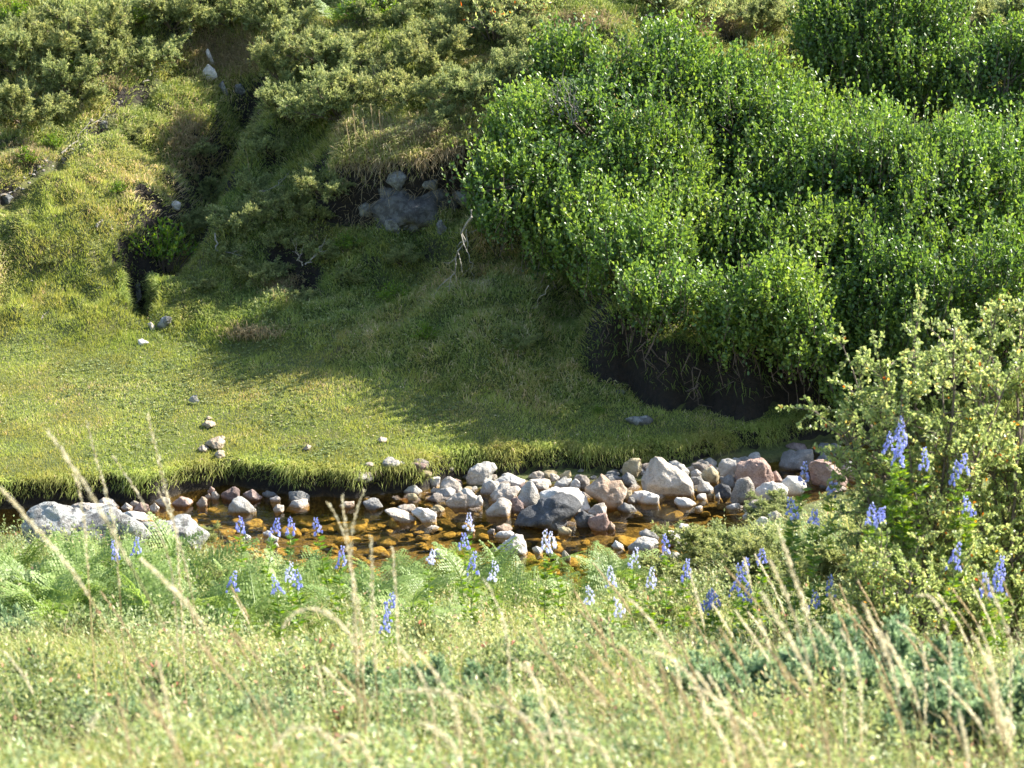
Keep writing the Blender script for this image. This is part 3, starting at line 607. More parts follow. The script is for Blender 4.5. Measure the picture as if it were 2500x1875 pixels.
rock(H2((230,1330),(300,1180),(380,1120),(520,1100),(700,1110),(880,1120),(960,1250),(960,1400),(880,1480),(700,1500),(520,1520),(380,1500),(270,1430)), 'ledge', 'dark craggy outcrop forming the ledge under the dry tussock', 'rock', 'hillside_rock', group=HR, sub=4, water=False, facet=.95, back=.35, extend=.05, rough=.14)
for px, mat, lab in [
 (H2((362,1175),(400,1110),(470,1095),(525,1150),(455,1220)),'outcrop','grey white block at the left of the ledge under dry roots'),
 (H2((515,1195),(560,1150),(640,1160),(700,1150),(690,1200),(600,1215)),'outcrop','shattered pale rock band just under the dry root fringe'),
 (H2((475,1350),(500,1290),(540,1300),(583,1360),(550,1412),(490,1405)),'outcrop','white angular rock in the ledge shade'),
 (H2((318,1320),(350,1260),(400,1250),(480,1300),(440,1345),(350,1350)),'outcrop','dark cracked rock with white edge left of the angular rock'),
 (H2((480,1430),(510,1400),(545,1420),(520,1470),(480,1480)),'outcrop','splintered rock below the white angular rock'),
 (H2((690,1440),(735,1395),(772,1460),(760,1500),(710,1500)),'outcrop','pale flecked rock low in the ledge shade'),
 (H2((350,1440),(370,1405),(430,1400),(475,1450),(450,1500),(370,1490)),'outcrop','rounded dark rock at the foot of the ledge'),
 (H2((735,1200),(800,1170),(900,1190),(930,1280),(900,1340),(800,1330),(745,1260)),'outcrop','broad dark rock face beside the overhanging alder leaves'),
 (H2((950,1380),(990,1350),(1020,1390),(1000,1430),(960,1420)),'outcrop','small dark rock behind the dead branch'),
 (H2((190,1330),(250,1290),(290,1310),(280,1380),(210,1390)),'outcrop','dark rock at the far left of the ledge'),
 (H1((1290,465),(1330,405),(1365,430),(1402,492),(1335,525)),'white','bright white rock on the dry tussock left of the gully'),
 (H1((1310,330),(1335,310),(1360,350),(1380,420),(1345,400)),'white','thin pale rock above the bright white rock'),
 (H1((1395,545),(1430,515),(1470,600),(1440,600)),'outcrop','grey splintered rock below the bright white rock'),
 (H1((1500,545),(1550,530),(1590,600),(1550,640),(1510,600)),'outcrop','dark rock inside the gully shade'),
 (H1((1570,385),(1600,368),(1640,390),(1630,415),(1580,412)),'outcrop','small pale rock in dry grass right of gully top'),
 (H1((1088,1320),(1100,1293),(1130,1285),(1165,1305),(1150,1340),(1100,1345)),'white','lone white stone on the hillside below the grassy spur'),
 (H1((170,730),(190,700),(215,740),(205,790),(180,780)),'outcrop','pale rock in the shrubs at the upper left'),
 (H1((620,800),(650,770),(690,780),(685,815),(640,825)),'outcrop','grey rock at the top of the scree runnel'),
 (H1((10,1265),(60,1240),(90,1270),(60,1305),(20,1290)),'outcrop','grey rock under the bleached branch at left frame edge'),
 (H4((1005,515),(1030,460),(1065,445),(1112,460),(1100,505),(1060,535)),'outcrop','grey boulder at the mouth of the dark burrow'),
 (H4((940,495),(970,485),(1000,520),(995,550),(950,530)),'tan','small brown stone left of the burrow boulder'),
 (H4((880,605),(910,595),(955,620),(930,645),(895,640)),'white','pale slab in the turf below the burrow'),
 (H4((860,230),(900,240),(910,340),(870,340)),'outcrop','dim rock inside the dark burrow'),
 (H4((1213,985),(1235,958),(1268,955),(1282,1000),(1250,1020),(1220,1015)),'grey','lone grey stone on the sunny meadow'),
 (H5((1912,1115),(1960,1092),(2060,1095),(2112,1125),(2060,1160),(1960,1150)),'outcrop','flat grey slab lying on the shaded meadow'),
 (H5((1840,930),(1880,915),(1915,940),(1900,960),(1850,955)),'outcrop','dim stone in the shaded hollow beyond the meadow'),
 (H3((1757,760),(1785,680),(1835,650),(1890,680),(1905,740),(1870,790),(1790,800)),'grey','grey rock between the alder bushes at upper right'),
 (H3((630,270),(650,250),(680,260),(670,285)),'white','small white rock on the grassy shelf by the pit'),
]:
    rock(px, mat, lab, 'rock', 'hillside_rock', group=HR, sub=3, water=False, facet=.8, back=-.5 if lab.find('ledge') > 0 or 'angular rock' in lab or 'splintered rock below' in lab else .1, extend=.02)
for px, lab in [
 (H4((1298,1150),(1320,1125),(1360,1125),(1388,1150),(1345,1170)),'round dried cow pat on the meadow, upper one of the two stacked'),
 (H4((1318,1110),(1335,1096),(1365,1108),(1340,1122)),'small dried cow pat just above the round one'),
 (H4((1320,1270),(1360,1240),(1410,1230),(1445,1260),(1430,1300),(1360,1305)),'widest dried cow pat in the cluster above the bank'),
 (H4((1268,1305),(1300,1285),(1345,1295),(1340,1320),(1290,1322)),'crumbled dried cow pat left of the widest one'),
 (H4((1380,1340),(1400,1315),(1440,1320),(1448,1350),(1410,1370)),'lowest dried cow pat in the cluster, nearest the bank'),
 (H4((1395,1235),(1430,1222),(1450,1235),(1430,1250)),'thin dried cow pat touching the top of the widest one'),
 (H4((1945,1305),(1975,1280),(2002,1290),(1990,1315)),'small dried cow pat alone in the middle of the meadow'),
 (H5((318,1248),(340,1232),(380,1240),(375,1260),(335,1262)),'flat brown cow pat alone right of the meadow middle'),
]:
    rock(px, 'clay', lab, 'cow pat', 'dried_cow_pat', group='dried cow pats on the meadow', sub=3, water=False, facet=.3, dscale=1.7, back=0.0, extend=.0)

# cobbles between the boulders, stones of the pool bed, broken rock in the runnel: one proto each, copied
rg = np.random.default_rng(11)
def pebble_mesh(seed, flat, mat, name):
    r = np.random.default_rng(seed); a = np.sort(r.random(9))*2*math.pi; q = r.uniform(.72, 1, 9)
    P, _ = rock_verts(ICO[2][0], np.stack([np.cos(a)*q, np.sin(a)*q*flat], 1), .8, seed, .5)
    mb = MB(); mb.add(P*.5, ICO[2][1]); return mb.mesh(name, ROCK[mat], True)
BEDM = [pebble_mesh(100+k, .42, 'bed', 'submerged_stone') for k in range(6)]
n = 0
pts = []
while n < 290:
    u, v = rg.uniform(420, 1800), rg.uniform(1215, 1450); p = at_z(u, v, -.1); x, y = p[0], p[1]
    if y > far_bank(x)-.05 or y < near_bank(x)-.3 or H(x, y) > -.05: continue
    s = rg.uniform(.13, .40)
    if any(math.hypot(x-a, y-b) < .36*(s+c) for a, b, c in pts): s = .11
    pts.append((x, y, s)); n += 1
    o = link('submerged_stone', BEDM[n % 6], None, (x, y, min(H(x, y)+.03, -.3*s*.32-.015)), rg.uniform(0, 6.3), (s, s*rg.uniform(.7, 1.1), s*.75))
    tag(o, 'smooth amber brown stone lying under the clear water of the pool', 'stone', 'submerged stones on the pool bed')
COBM = [pebble_mesh(200+k, .7, m_, 'cobble') for k, m_ in enumerate(['tan', 'grey', 'white', 'pink', 'slate', 'ochre', 'speck', 'grey'])]
n = 0
while n < 170:
    u = rg.uniform(880, 2060); lo = np.interp(u, [880, 1000, 1400, 1550, 2060], [1225, 1230, 1290, 1215, 1260]); v = rg.uniform(np.interp(u, [880, 1000, 1700, 2060], [1205, 1180, 1140, 1110]), lo)
    x, y, z = hitw(u, v)[0]; s = rg.uniform(.07, .20); n += 1
    o = link('cobble', COBM[n % 8], None, (x, y+.05, max(H(x, y+.05), -.04)+s*.15), rg.uniform(0, 6.3), (s, s, s*.8))
    tag(o, 'small rounded cobble packed between the boulders of the pile', 'stone', 'small cobbles between the boulders')
SCR = [pebble_mesh(300+k, .8, m_, 'scree_stone') for k, m_ in enumerate(['grey', 'tan', 'outcrop', 'white'])]
SU, SV = [20, 90, 150, 200, 260, 290], [480, 415, 390, 330, 280, 250]
for k in range(110):
    t = rg.random(); u = np.interp(t, np.linspace(0, 1, 6), SU)+rg.normal()*8; v = np.interp(t, np.linspace(0, 1, 6), SV)+rg.normal()*8
    x, y, z = hitg(u, v, 20)[0]; s = rg.uniform(.025, .075)
    tag(link('scree_stone', SCR[k % 4], None, (x, y, z-.002), rg.uniform(0, 6.3), (s, s, s*.8)), 'small broken stone in the scree runnel on the upper left slope', 'stone', 'broken stones in the scree runnel')
#VEG
# ------------------------------------------------------------------ grass (uncountable)
def inview(x, y, pad=.35): return np.abs(x) < y*(1250/FPX)*1.02+pad
def scatter(n, y0, y1, seed, pad=.35):
    r = np.random.default_rng(seed); w = y1*(1250/FPX)+pad
    x = r.uniform(-w, w, n); y = r.uniform(y0, y1, n); k = inview(x, y, pad); return x[k], y[k], r
def normal_xy(x, y, e=.03):
    return (H(x+e, y)-H(x-e, y))/(2*e), (H(x, y+e)-H(x, y-e))/(2*e)

# short grazed turf of the meadow and the smooth spur
x, y, r = scatter(1350000, 20.2, 29.5, 1, .9)
yb, yf = far_bank(x), foot(x); z = H(x, y); gx, gy = normal_xy(x, y); sl = np.hypot(gx, gy)
s = y-yf+.45*noise2(x*1.6, y*1.6, 73)+.25*noise2(x*4.5, y*4.5, 74)
spur = np.exp(-((x+3.9)/1.5)**2)*sstep(3.2, 1.5, s)
tall = sstep(0.0, .7, s)*(1-.75*spur)
clump = .5+.5*noise2(x*3.1, y*3.1, 71); clump2 = .5+.5*noise2(x*8, y*8, 72)
keep = (z > .10) & (y > yb-.02) & (sl < 3.0) & (r.random(len(x)) < np.where(tall > .5, .42, .62)*(1-.75*sstep(1.0, 2.4, sl)))
dS, _ = seg_dist(x, y, SCREE); keep &= dS > .01+.09*clump2
x, y, z, gx, gy, sl, tall, clump, clump2, s, yb = [a[keep] for a in (x, y, z, gx, gy, sl, tall, clump, clump2, s, yb)]
lip = np.exp(-((y-yb)/.20)**2)*(.35+.65*(.5+.5*noise2(x*2.2, y*2.2, 75)))
L = (.018+.022*clump*clump2 + tall*(.05+.10*clump*clump2) + lip*(.05+.05*clump2))*r.uniform(.6, 1.3, len(x))
D = np.stack([r.normal(0, .45, len(x))-gx*.55, r.normal(0, .45, len(x))-gy*.75-lip*.9, np.full(len(x), 1.0)-lip*.35], 1); D[:, :2] += .35*np.stack([noise2(x*9, y*9, 171), noise2(x*9, y*9, 172)], 1)
hue = np.clip(r.normal(.44, .22, len(x)) + .30*(clump-.5) + .30*(clump2-.5) + .25*noise2(x*.8, y*1.1, 76), 0, 1)
P = np.stack([x, y, z-.004], 1)
sh = tall < .4
mb = MB(); k = sh & (lip < .2); blades(mb, P[k], D[k], L[k]*1.15, .0075, r, hue[k], seg=1)
tag(link('meadow_grass', mb.mesh('meadow_grass', M_TURF)), 'short grazed yellow green grass of the meadow', 'grass', kind='stuff')
mb = MB(); k = sh & (lip >= .2); blades(mb, P[k], D[k], L[k]*1.3, .007, r, hue[k], droop=1.2)
lt = r.integers(0, int(k.sum()), 2600); PL = P[sh][r.integers(0, int(sh.sum()), 2600)]; PL = PL[noise2(PL[:, 0]*1.1, PL[:, 1]*1.4, 79) > -.15]
mbl = MB(); leaves(mbl, PL+[0, 0, .02], r.normal(size=PL.shape)*[1, 1, .25], r.uniform(.012, .035, len(PL)), .009, r, N=np.broadcast_to([0., 0, 1], PL.shape)+r.normal(0, .3, PL.shape))
tag(link('leaf_litter', mbl.mesh('leaf_litter', M_STRAW)), 'pale dead leaves and bits scattered over the meadow turf', 'leaf litter', kind='stuff')
w_ = r.integers(0, int(sh.sum()), 5200); PW = P[sh][w_]; PW = PW[noise2(PW[:, 0]*1.6+9, PW[:, 1]*2.2, 179) > .12]; PW = np.repeat(PW, 5, 0)
mbw = MB(); leaves(mbw, PW+r.normal(0, .012, PW.shape)*[1, 1, .2]+[0, 0, .012], r.normal(size=PW.shape)*[1, 1, .1]+[0, 0, .25], r.uniform(.02, .04, len(PW)), .013, r, np.clip(r.normal(.3, .2, len(PW)), 0, 1))
tag(link('meadow_weeds', mbw.mesh('meadow_weeds', M_JUN)), 'dark green low weeds scattered in the meadow turf', 'weeds', kind='stuff')
# longer blades hanging over the cut bank
xe = r.uniform(-5.2, 5.4, 52000); ye = far_bank(xe) + r.uniform(-.13, .18, len(xe)); ze = H(xe, ye); kk = ze > .085
xe, ye, ze = xe[kk], ye[kk], ze[kk]; ce = .5+.5*noise2(xe*5, ye*5, 77)
blades(mb, np.stack([xe, ye, ze], 1), np.stack([r.normal(0, .4, len(xe)), -1.0-r.random(len(xe))*.6, r.normal(.15, .4, len(xe))], 1), (.045+.115*ce**1.4)*r.uniform(.4, 1.3, len(xe)), .005, r, np.clip(r.normal(.42, .22, len(xe)), 0, 1), droop=1.3)
tag(link('bank_grass', mb.mesh('bank_grass', M_TURF)), 'longer green grass hanging over the cut stream bank', 'grass', kind='stuff')
mb = MB(); k = ~sh; blades(mb, P[k], D[k], L[k], .0075, r, hue[k], droop=.9)
tag(link('hillside_grass', mb.mesh('hillside_grass', M_HILL)), 'rough mixed green and straw grass of the far hillside', 'grass', kind='stuff')

# grass and roots hanging over the wall added to blacken the hollow and round the burrow
mb = MB(); mr = MB(); rw = np.random.default_rng(15); n = 3600; xe = rw.uniform(SHADE_WALL[0, 0]-.3, SHADE_WALL[-1, 0]+.9, n)
wy = np.interp(xe, SHADE_WALL[:, 0], SHADE_WALL[:, 1])+.10*noise2(xe*3, xe*0, 66)+.05*noise2(xe*9, xe*0, 67); ye = wy+rw.uniform(.05, .24, n); ze = H(xe, ye)
blades(mb, np.stack([xe, ye, ze], 1), np.stack([rw.normal(0, .45, n), -1.0+rw.normal(0, .3, n), rw.normal(-.25, .5, n)], 1), (.04+.07*rw.random(n))*(1.1+.7*noise2(xe*4, xe*0, 69)), .007, rw, np.clip(rw.normal(.15, .12, n), 0, 1), droop=1.3)  # blade colour lowered to put the hollow's shade into the grass
for q, (rr0, nn) in enumerate([(.17, 2600)]):
    t_ = rw.integers(0, len(HOLE)-1, nn); f_ = rw.random((nn, 1)); C_ = HOLE[t_]*(1-f_)+HOLE[t_+1]*f_; a_ = rw.uniform(0, 6.28, nn); rd = rw.uniform(.13, .2, nn)
    X_ = C_[:, 0]+np.cos(a_)*rd; Y_ = C_[:, 1]+np.sin(a_)*rd; blades(mb, np.stack([X_, Y_, H(X_, Y_)+.01], 1), np.stack([-np.cos(a_)*.5+rw.normal(0, .35, nn), -np.sin(a_)*.5+rw.normal(-.2, .35, nn), np.full(nn, .7)], 1), .10*rw.uniform(.5, 1.3, nn), .007, rw, np.clip(rw.normal(.4, .2, nn), 0, 1), droop=1.3)
tag(link('overhanging_grass', mb.mesh('overhanging_grass', M_HILL)), 'shaggy grass hanging over the added dark wall and burrow rim', 'grass', kind='stuff')
for k in range(70):
    a_ = rw.uniform(SHADE_WALL[0, 0], SHADE_WALL[-1, 0]+.4); b_ = float(np.interp(a_, SHADE_WALL[:, 0], SHADE_WALL[:, 1]))+.03; c_ = float(H(a_, b_+.1)); l_ = rw.uniform(.12, .4); d_ = rw.normal(0, .05, (5, 3)); d_[:, 1] *= .4; d_[0] = 0
    tube(mr, np.array([a_, b_-.03, c_-rw.uniform(0, .15)])+np.linspace(0, 1, 5)[:, None]*[0, -.04, -l_]+d_, [.006, .005, .004, .003, .0015], 4)
tag(link('hanging_roots', mr.mesh('hanging_roots', M_WOOD)), 'tangle of thin brown roots hanging from the added dark wall', 'roots', kind='stuff')

# dry tussock fringe over the ledge, and dry patches
mb = MB(); rr_ = np.random.default_rng(5); n = 6500
xe = rr_.uniform(LEDGE[0, 0]-.05, LEDGE[-1, 0]+.15, n); q = rr_.uniform(-.02, .55, n)**1.0; ye = np.interp(xe, LEDGE[:, 0], LEDGE[:, 1])+q; ze = H(xe, ye)
edge = q < .16
D = np.stack([rr_.normal(0, .7, n), np.where(edge, -1.1, -.25)+rr_.normal(0, .3, n), np.where(edge, rr_.normal(-.25, .4, n), 1.0)], 1)
kk = edge | (rr_.random(n) < .6)
blades(mb, np.stack([xe, ye, ze], 1)[kk], D[kk], (np.where(edge, .15*(1+.6*noise2(xe*5, xe*0, 78)), .13)*rr_.uniform(.3, 1.3, n))[kk], .006, rr_, (np.where(edge, .35, .15)*rr_.uniform(0, 2, n))[kk], droop=1.1)
nt_ = 7000; xt = rr_.uniform(LEDGE[0, 0]-.1, LEDGE[-1, 0]+.15, nt_); qt = rr_.uniform(.02, .7, nt_); yt = np.interp(xt, LEDGE[:, 0], LEDGE[:, 1])+qt; mbt = MB()
blades(mbt, np.stack([xt, yt, H(xt, yt)], 1), np.stack([rr_.normal(0, .35, nt_), rr_.normal(-.35, .3, nt_), np.ones(nt_)], 1), .14*rr_.uniform(.5, 1.4, nt_), .0065, rr_, np.clip(rr_.normal(.75, .2, nt_), 0, 1), droop=1.0)
tag(link('ledge_tussock_grass', mbt.mesh('ledge_tussock_grass', M_HILL)), 'golden green tussock grass on top of the rock ledge', 'grass', kind='stuff')
tag(link('dry_root_fringe', mb.mesh('dry_root_fringe', M_STRAW)), 'dry straw coloured grass and roots hanging over the rock ledge', 'dry grass', kind='stuff')
mb = MB()
for u, v, ru, rv, n in [(520, 130, 60, 60, 2600), (600, 140, 45, 45, 1600), (460, 350, 45, 80, 1800), (1000, 330, 120, 30, 2600), (1780, 70, 110, 25, 2200), (1400, 60, 100, 25, 1600), (2440, 330, 60, 40, 1500), (260, 190, 60, 35, 1000), (690, 700, 50, 25, 700), (620, 820, 60, 15, 500), (60, 380, 40, 30, 500), (1280, 150, 90, 20, 900)]:
    uu = u+rr_.normal(0, ru*.6, n//3); vv = v+rr_.normal(0, rv*.6, n//3); Q = hitg(uu, vv, 20)
    c = np.repeat(Q, 3, 0)+rr_.normal(0, .02, (len(Q)*3, 3))*np.array([1, 1, 0])
    blades(mb, c, np.stack([rr_.normal(0, .4, len(c)), rr_.normal(-.35, .3, len(c)), np.ones(len(c))], 1), .13*rr_.uniform(.5, 1.3, len(c)), .007, rr_, rr_.random(len(c))*.7, droop=1.0)
tag(link('dry_tussocks', mb.mesh('dry_tussocks', M_STRAW)), 'straw yellow dry tussock grass in patches on the hillside', 'dry grass', kind='stuff')

# ------------------------------------------------------------------ bushes of the far hillside
def juniper(name, label, seed, mat, arms=13, per=150, L=.030, W=.0085, flat=.55, stem=M_WOOD, nl=13):
    r = np.random.default_rng(seed); t = thing(name, label, 'juniper bush', (0, 0, 0))
    nb, lb = MB(), MB(); TP, TD = [], []
    for a in range(arms):
        az = a*2*math.pi/arms + r.normal(0, .25); el = math.radians(r.uniform(8, 62)); ln = r.uniform(.36, .54)*(1 if el < .8 else .8)
        d = np.array([math.cos(az)*math.cos(el), math.sin(az)*math.cos(el), math.sin(el)*flat*1.6]); s = np.linspace(0, 1, 7)[:, None]
        C = d*s*ln + np.array([0, 0, 1])*(s**2)*.05 + r.normal(0, .012, (7, 3))*s
        tube(lb, C, np.linspace(.010, .003, 7), 4)
        for k in range(per//9):
            q = r.uniform(.3, 1.0); c = np.array([np.interp(q, s[:, 0], C[:, j]) for j in range(3)])
            sd_ = rnorm(d*.8 + r.normal(0, .55, 3) + np.array([0, 0, .45])); sl_ = r.uniform(.10, .20)*(1.15-q*.5)
            m = 9; w = np.linspace(.15, 1, m)[:, None]
            pts = c + sd_*w*sl_ + np.array([0, 0, -1])*(w**2)*sl_*.12; tube(lb, np.array([c, pts[m//2], pts[-1]]), [.004, .003, .002], 3)
            TP.append(pts); TD.append(rnorm(sd_ + r.normal(0, .65, (m, 3))+np.array([0, 0, .25])))
    TP = np.concatenate(TP); TD = np.concatenate(TD); n = len(TP); tl = r.uniform(.035, .065, n)
    w = r.random((n, nl)); base = TP[:, None]+TD[:, None]*(tl[:, None]*w)[..., None]
    dd = rnorm(TD[:, None]+r.normal(0, .6, (n, nl, 3)))
    hue = np.clip(.25+.35*w+r.normal(0, .12, (n, nl))+r.normal(0, .12, (n, 1)), 0, 1)
    leaves(nb, base.reshape(-1, 3), dd.reshape(-1, 3), L*r.uniform(.7, 1.2, n*nl), W, r, hue.ravel())
    link('foliage', nb.mesh('juniper_foliage', mat), t); link('branches', lb.mesh('juniper_branches', stem), t); return t
def herb(name, label, seed, mat, n=160, L=.05, W=.022, round_=True, h=.45):
    r = np.random.default_rng(seed); t = thing(name, label, 'leafy shrub', (0, 0, 0)); lb, sb = MB(), MB()
    for k in range(n//2):
        az = r.uniform(0, 6.28); out = r.uniform(0, .42); b = np.array([math.cos(az), math.sin(az), 0])*out*.3
        e = np.array([math.cos(az)*out, math.sin(az)*out, h*math.sqrt(max(0, 1-(out/.5)**2))*r.uniform(.5, 1.05)]); s = np.linspace(0, 1, 5)[:, None]
        C = b+(e-b)*s+np.array([0, 0, .05])*np.sin(s*3); tube(sb, C, np.linspace(.005, .002, 5), 3)
        m = 16; q = r.uniform(.3, 1.02, m); P = np.stack([np.interp(q, s[:, 0], C[:, j]) for j in range(3)], 1)
        leaves(lb, P, rnorm((e-b)*1.0+r.normal(0, .35, (m, 3))+np.array([0, 0, .1])), L*r.uniform(.6, 1.2, m), W, r, np.clip(r.normal(.5, .25, m), 0, 1), round_)
    link('leaves', lb.mesh('shrub_leaves', mat), t); link('stems', sb.mesh('shrub_stems', M_WOOD), t); return t
def frond_set(mb, r, base, d, ln, droop, wide=.36, npair=15, hue=.5):
    """one bracken frond: rachis, pinnae in pairs, pinnules"""
    s = np.linspace(0, 1, npair+4); d = rnorm(np.array(d, float)); hz = rnorm(np.array([d[0], d[1], 0])+1e-6)
    C = base + d*ln*s[:, None] + (hz*.35-np.array([0, 0, 1]))*(s[:, None]**2.2)*ln*droop
    tube(mb, C, np.linspace(.0045, .001, len(s)), 3, hue)
    T = rnorm(np.gradient(C, axis=0)); side = rnorm(np.cross(T, np.array([0, 0, 1.0])+T*.1)); nrm = np.cross(side, T)
    for i in range(4, len(s)):
        q = (i-4)/(len(s)-4); pl = ln*wide*(1-q)**.85*(.75+.25*min(1, q*5))*r.uniform(.9, 1.05)+.006
        for sg in (-1, 1):
            pd = rnorm(side[i]*sg+T[i]*.42+nrm[i]*r.normal(0, .12)-nrm[i]*.1); m = max(3, int(pl/.017)); w = np.linspace(.06, 1, m)
            pp = C[i]+pd*(w*pl)[:, None]-np.array([0, 0, 1])*(w**2*pl*.12)[:, None]; pw = ln*.062*(1-w)**.6*(1-q*.5)+.004
            for s2 in (-1, 1):
                v = rnorm(T[i]*s2*1.0+pd*.35); n = len(pp)
                leaves(mb, pp, np.broadcast_to(v, (n, 3)), pw, ln*.026+.002, r, np.clip(r.normal(hue, .14, n), 0, 1), N=np.broadcast_to(nrm[i], (n, 3))+r.normal(0, .2, (n, 3)))
def fern(name, label, seed, k=4, ln=.5, mat=M_FERN, up=.9, hue=.5):
    r = np.random.default_rng(seed); t = thing(name, label, 'fern', (0, 0, 0)); a0 = r.uniform(0, 6.28)
    for i in range(k):
        az = a0+i*2*math.pi/k+r.normal(0, .4); mb = MB()
        frond_set(mb, r, np.array([0, 0, 0.]), [math.cos(az), math.sin(az), up*r.uniform(.7, 1.5)], ln*r.uniform(.75, 1.1), r.uniform(.15, .4), hue=hue+r.normal(0, .1))
        link('frond', mb.mesh('frond', mat), t)
    return t

def place(protos, spots, first=True):
    """spots: (u, v_base, width_px, label[, squash]); the base sits on the ground seen at that pixel"""
    used = {}
    for i, sp_ in enumerate(spots):
        u, v, w, lab, group = sp_[:5]; sq = sp_[5] if len(sp_) > 5 else 1.0
        x, y, z = hitg(u, v, sp_[6] if len(sp_) > 6 else 19.5)[0]; sc = w*mpp(y)*(1.25 if len(sp_) > 6 and sp_[6] == 5 else 1.0); src = protos[i % len(protos)]; rz = (i*2.399) % 6.283
        if src.name not in used:
            used[src.name] = 1; src.location = (x, y, z-.02); src.rotation_euler = (0, 0, rz); src.scale = (sc, sc, sc*sq); src['label'] = lab; src['group'] = group
        else: copy_tree(src, (x, y, z-.02), rz, (sc, sc, sc*sq), lab, group)
JUN = [juniper('juniper_bush', 'x', 400+k, M_JUN, 12+k % 3) for k in range(5)]
G1 = 'juniper bushes on the far hillside'
place(JUN, [
 (60, 175, 330, 'juniper bush at the very top left corner of the hillside', G1), (240, 120, 300, 'juniper bush left of the dead red stem at the top edge', G1),
 (60, 300, 260, 'juniper bush at the left edge above the scree runnel', G1), (180, 240, 260, 'juniper bush with the long bleached branch below it', G1),
 (330, 170, 260, 'dark green juniper bush over the curved bleached stick', G1), (420, 70, 260, 'juniper bush at the top edge beside the red stemmed plant', G1),
 (560, 60, 240, 'juniper bush at the top edge right of the red stemmed plant', G1), (700, 90, 280, 'juniper bush at the top edge above the gully', G1),
 (690, 200, 230, 'juniper bush on the right rim of the gully top', G1), (780, 150, 260, 'pale tipped juniper bush below the top edge at left centre', G1),
 (720, 300, 260, 'drooping juniper bush right of the dark gully', G1), (830, 290, 300, 'broad juniper bush in the centre of the bushy slope', G1),
 (650, 370, 170, 'small juniper bush hanging over the gully side', G1), (870, 200, 260, 'grey green juniper bush under the purple flower spike', G1),
 (960, 260, 280, 'wide juniper bush above the dry ledge tussock', G1), (1050, 170, 260, 'juniper bush in the middle of the upper slope', G1),
 (1150, 260, 240, 'juniper bush just left of the bleached dead stems', G1), (1120, 100, 240, 'grey juniper bush near the top edge centre', G1),
 (1250, 200, 200, 'juniper bush above the dead stems by the alder', G1), (1300, 110, 230, 'low juniper bush in yellow grass near the top centre', G1),
 (1400, 150, 180, 'juniper bush against the top of the big alder', G1), (1200, 50, 230, 'juniper bush on the top edge above the centre', G1),
 (960, 60, 220, 'juniper bush on the top edge left of the yellow leafy herbs', G1), (1090, 310, 160, 'small juniper bush at the right end of the ledge tussock', G1),
 (790, 470, 190, 'sunlit juniper bush left of the rock ledge', G1), (760, 540, 150, 'lower sunlit juniper bush left of the rock ledge', G1),
 (520, 480, 170, 'yellowish juniper bush on the slope right of the lone white stone', G1), (600, 560, 200, 'juniper bush above the curved bleached hoop of wood', G1),
 (690, 600, 130, 'juniper bush beside the grey antler shaped twigs', G1), (640, 680, 150, 'small juniper bush on the lower slope in the half shade', G1),
 (860, 690, 110, 'shaded juniper tuft at the left of the shadowed slope', G1), (1270, 850, 120, 'shaded juniper tuft near the dark hollow', G1),
 (470, 560, 130, 'low juniper tuft right of the burrow shrub', G1), (560, 640, 120, 'low juniper tuft below the bleached hoop', G1), (700, 510, 160, 'juniper bush between hoop and ledge', G1), (620, 470, 130, 'small juniper bush by the forked bleached stick', G1),
 (480, 380, 110, 'juniper tuft in the shaded gully bed', G1), (790, 630, 130, 'juniper tuft under the ledge left end', G1), (740, 740, 100, 'juniper tuft on the half shaded lower slope', G1), (500, 700, 90, 'small juniper tuft above the brown dead tussock', G1), (330, 330, 80, 'tiny juniper tuft on the grassy spur', G1), (980, 640, 110, 'juniper tuft in the shade below the ledge', G1),
 (30, 130, 250, 'juniper bush touching the left frame edge near the top', G1), (500, 30, 200, 'dark juniper bush cut by the top edge near the blue flower', G1),
 (2300, 40, 220, 'dark juniper bush in the top right corner', G1), (2440, 60, 230, 'shaded juniper bush right of the top right alder', G1),
 (1620, 30, 220, 'juniper bush with grass under it on the top edge right of centre', G1), (1860, 60, 200, 'juniper bush left of the round upper alder', G1),
 (2400, 320, 200, 'dark juniper bush right of the grey rock at upper right', G1), (120, 640, 60, 'tiny juniper tuft on the sunny left slope', G1),
])
HERB = [herb('leafy_shrub', 'x', 500+k, M_BRIGHT) for k in range(3)]
G2 = 'bright leafy shrubs on the far hillside'
place(HERB, [
 (405, 655, 270, 'bright green leafy shrub growing over the dark burrow', G2), (130, 360, 90, 'small bright green plant above the scree runnel', G2),
 (60, 400, 100, 'green leafy plant at the left edge below the junipers', G2), (210, 180, 110, 'bright leafy plant among junipers at upper left', G2),
 (850, 610, 110, 'grey leaved shrub below the left end of the ledge', G2), (610, 30, 120, 'bright leafy plant at the top edge above the gully', G2),
 (960, 740, 130, 'dim leafy plant on the shaded slope', G2), (1040, 830, 110, 'second dim leafy plant further down the shaded slope', G2),
 (1260, 860, 90, 'low leafy plant at the rim of the shaded hollow', G2), (2020, 60, 120, 'leafy plant behind the round upper alder', G2),
 (1170, 560, 100, 'dim leaves under the alder tip beside the ledge', G2), (1460, 1010, 60, 'small pale green plant at the mouth of the hollow', G2),
 (290, 470, 70, 'small green plant above the dark slot in the spur', G2), (40, 60, 140, 'leafy bright plant in the top left corner', G2),
 (900, 60, 200, 'bright green leafy shrub at the top edge left of centre', G2), (330, 60, 150, 'bright leafy plant at the top left between junipers', G2),
])
YB = [herb('willowherb_clump', 'x', 520+k, M_YEL, 120, .06, .014, False, .5) for k in range(2)]
G3 = 'yellowish leafy clumps near the top edge'
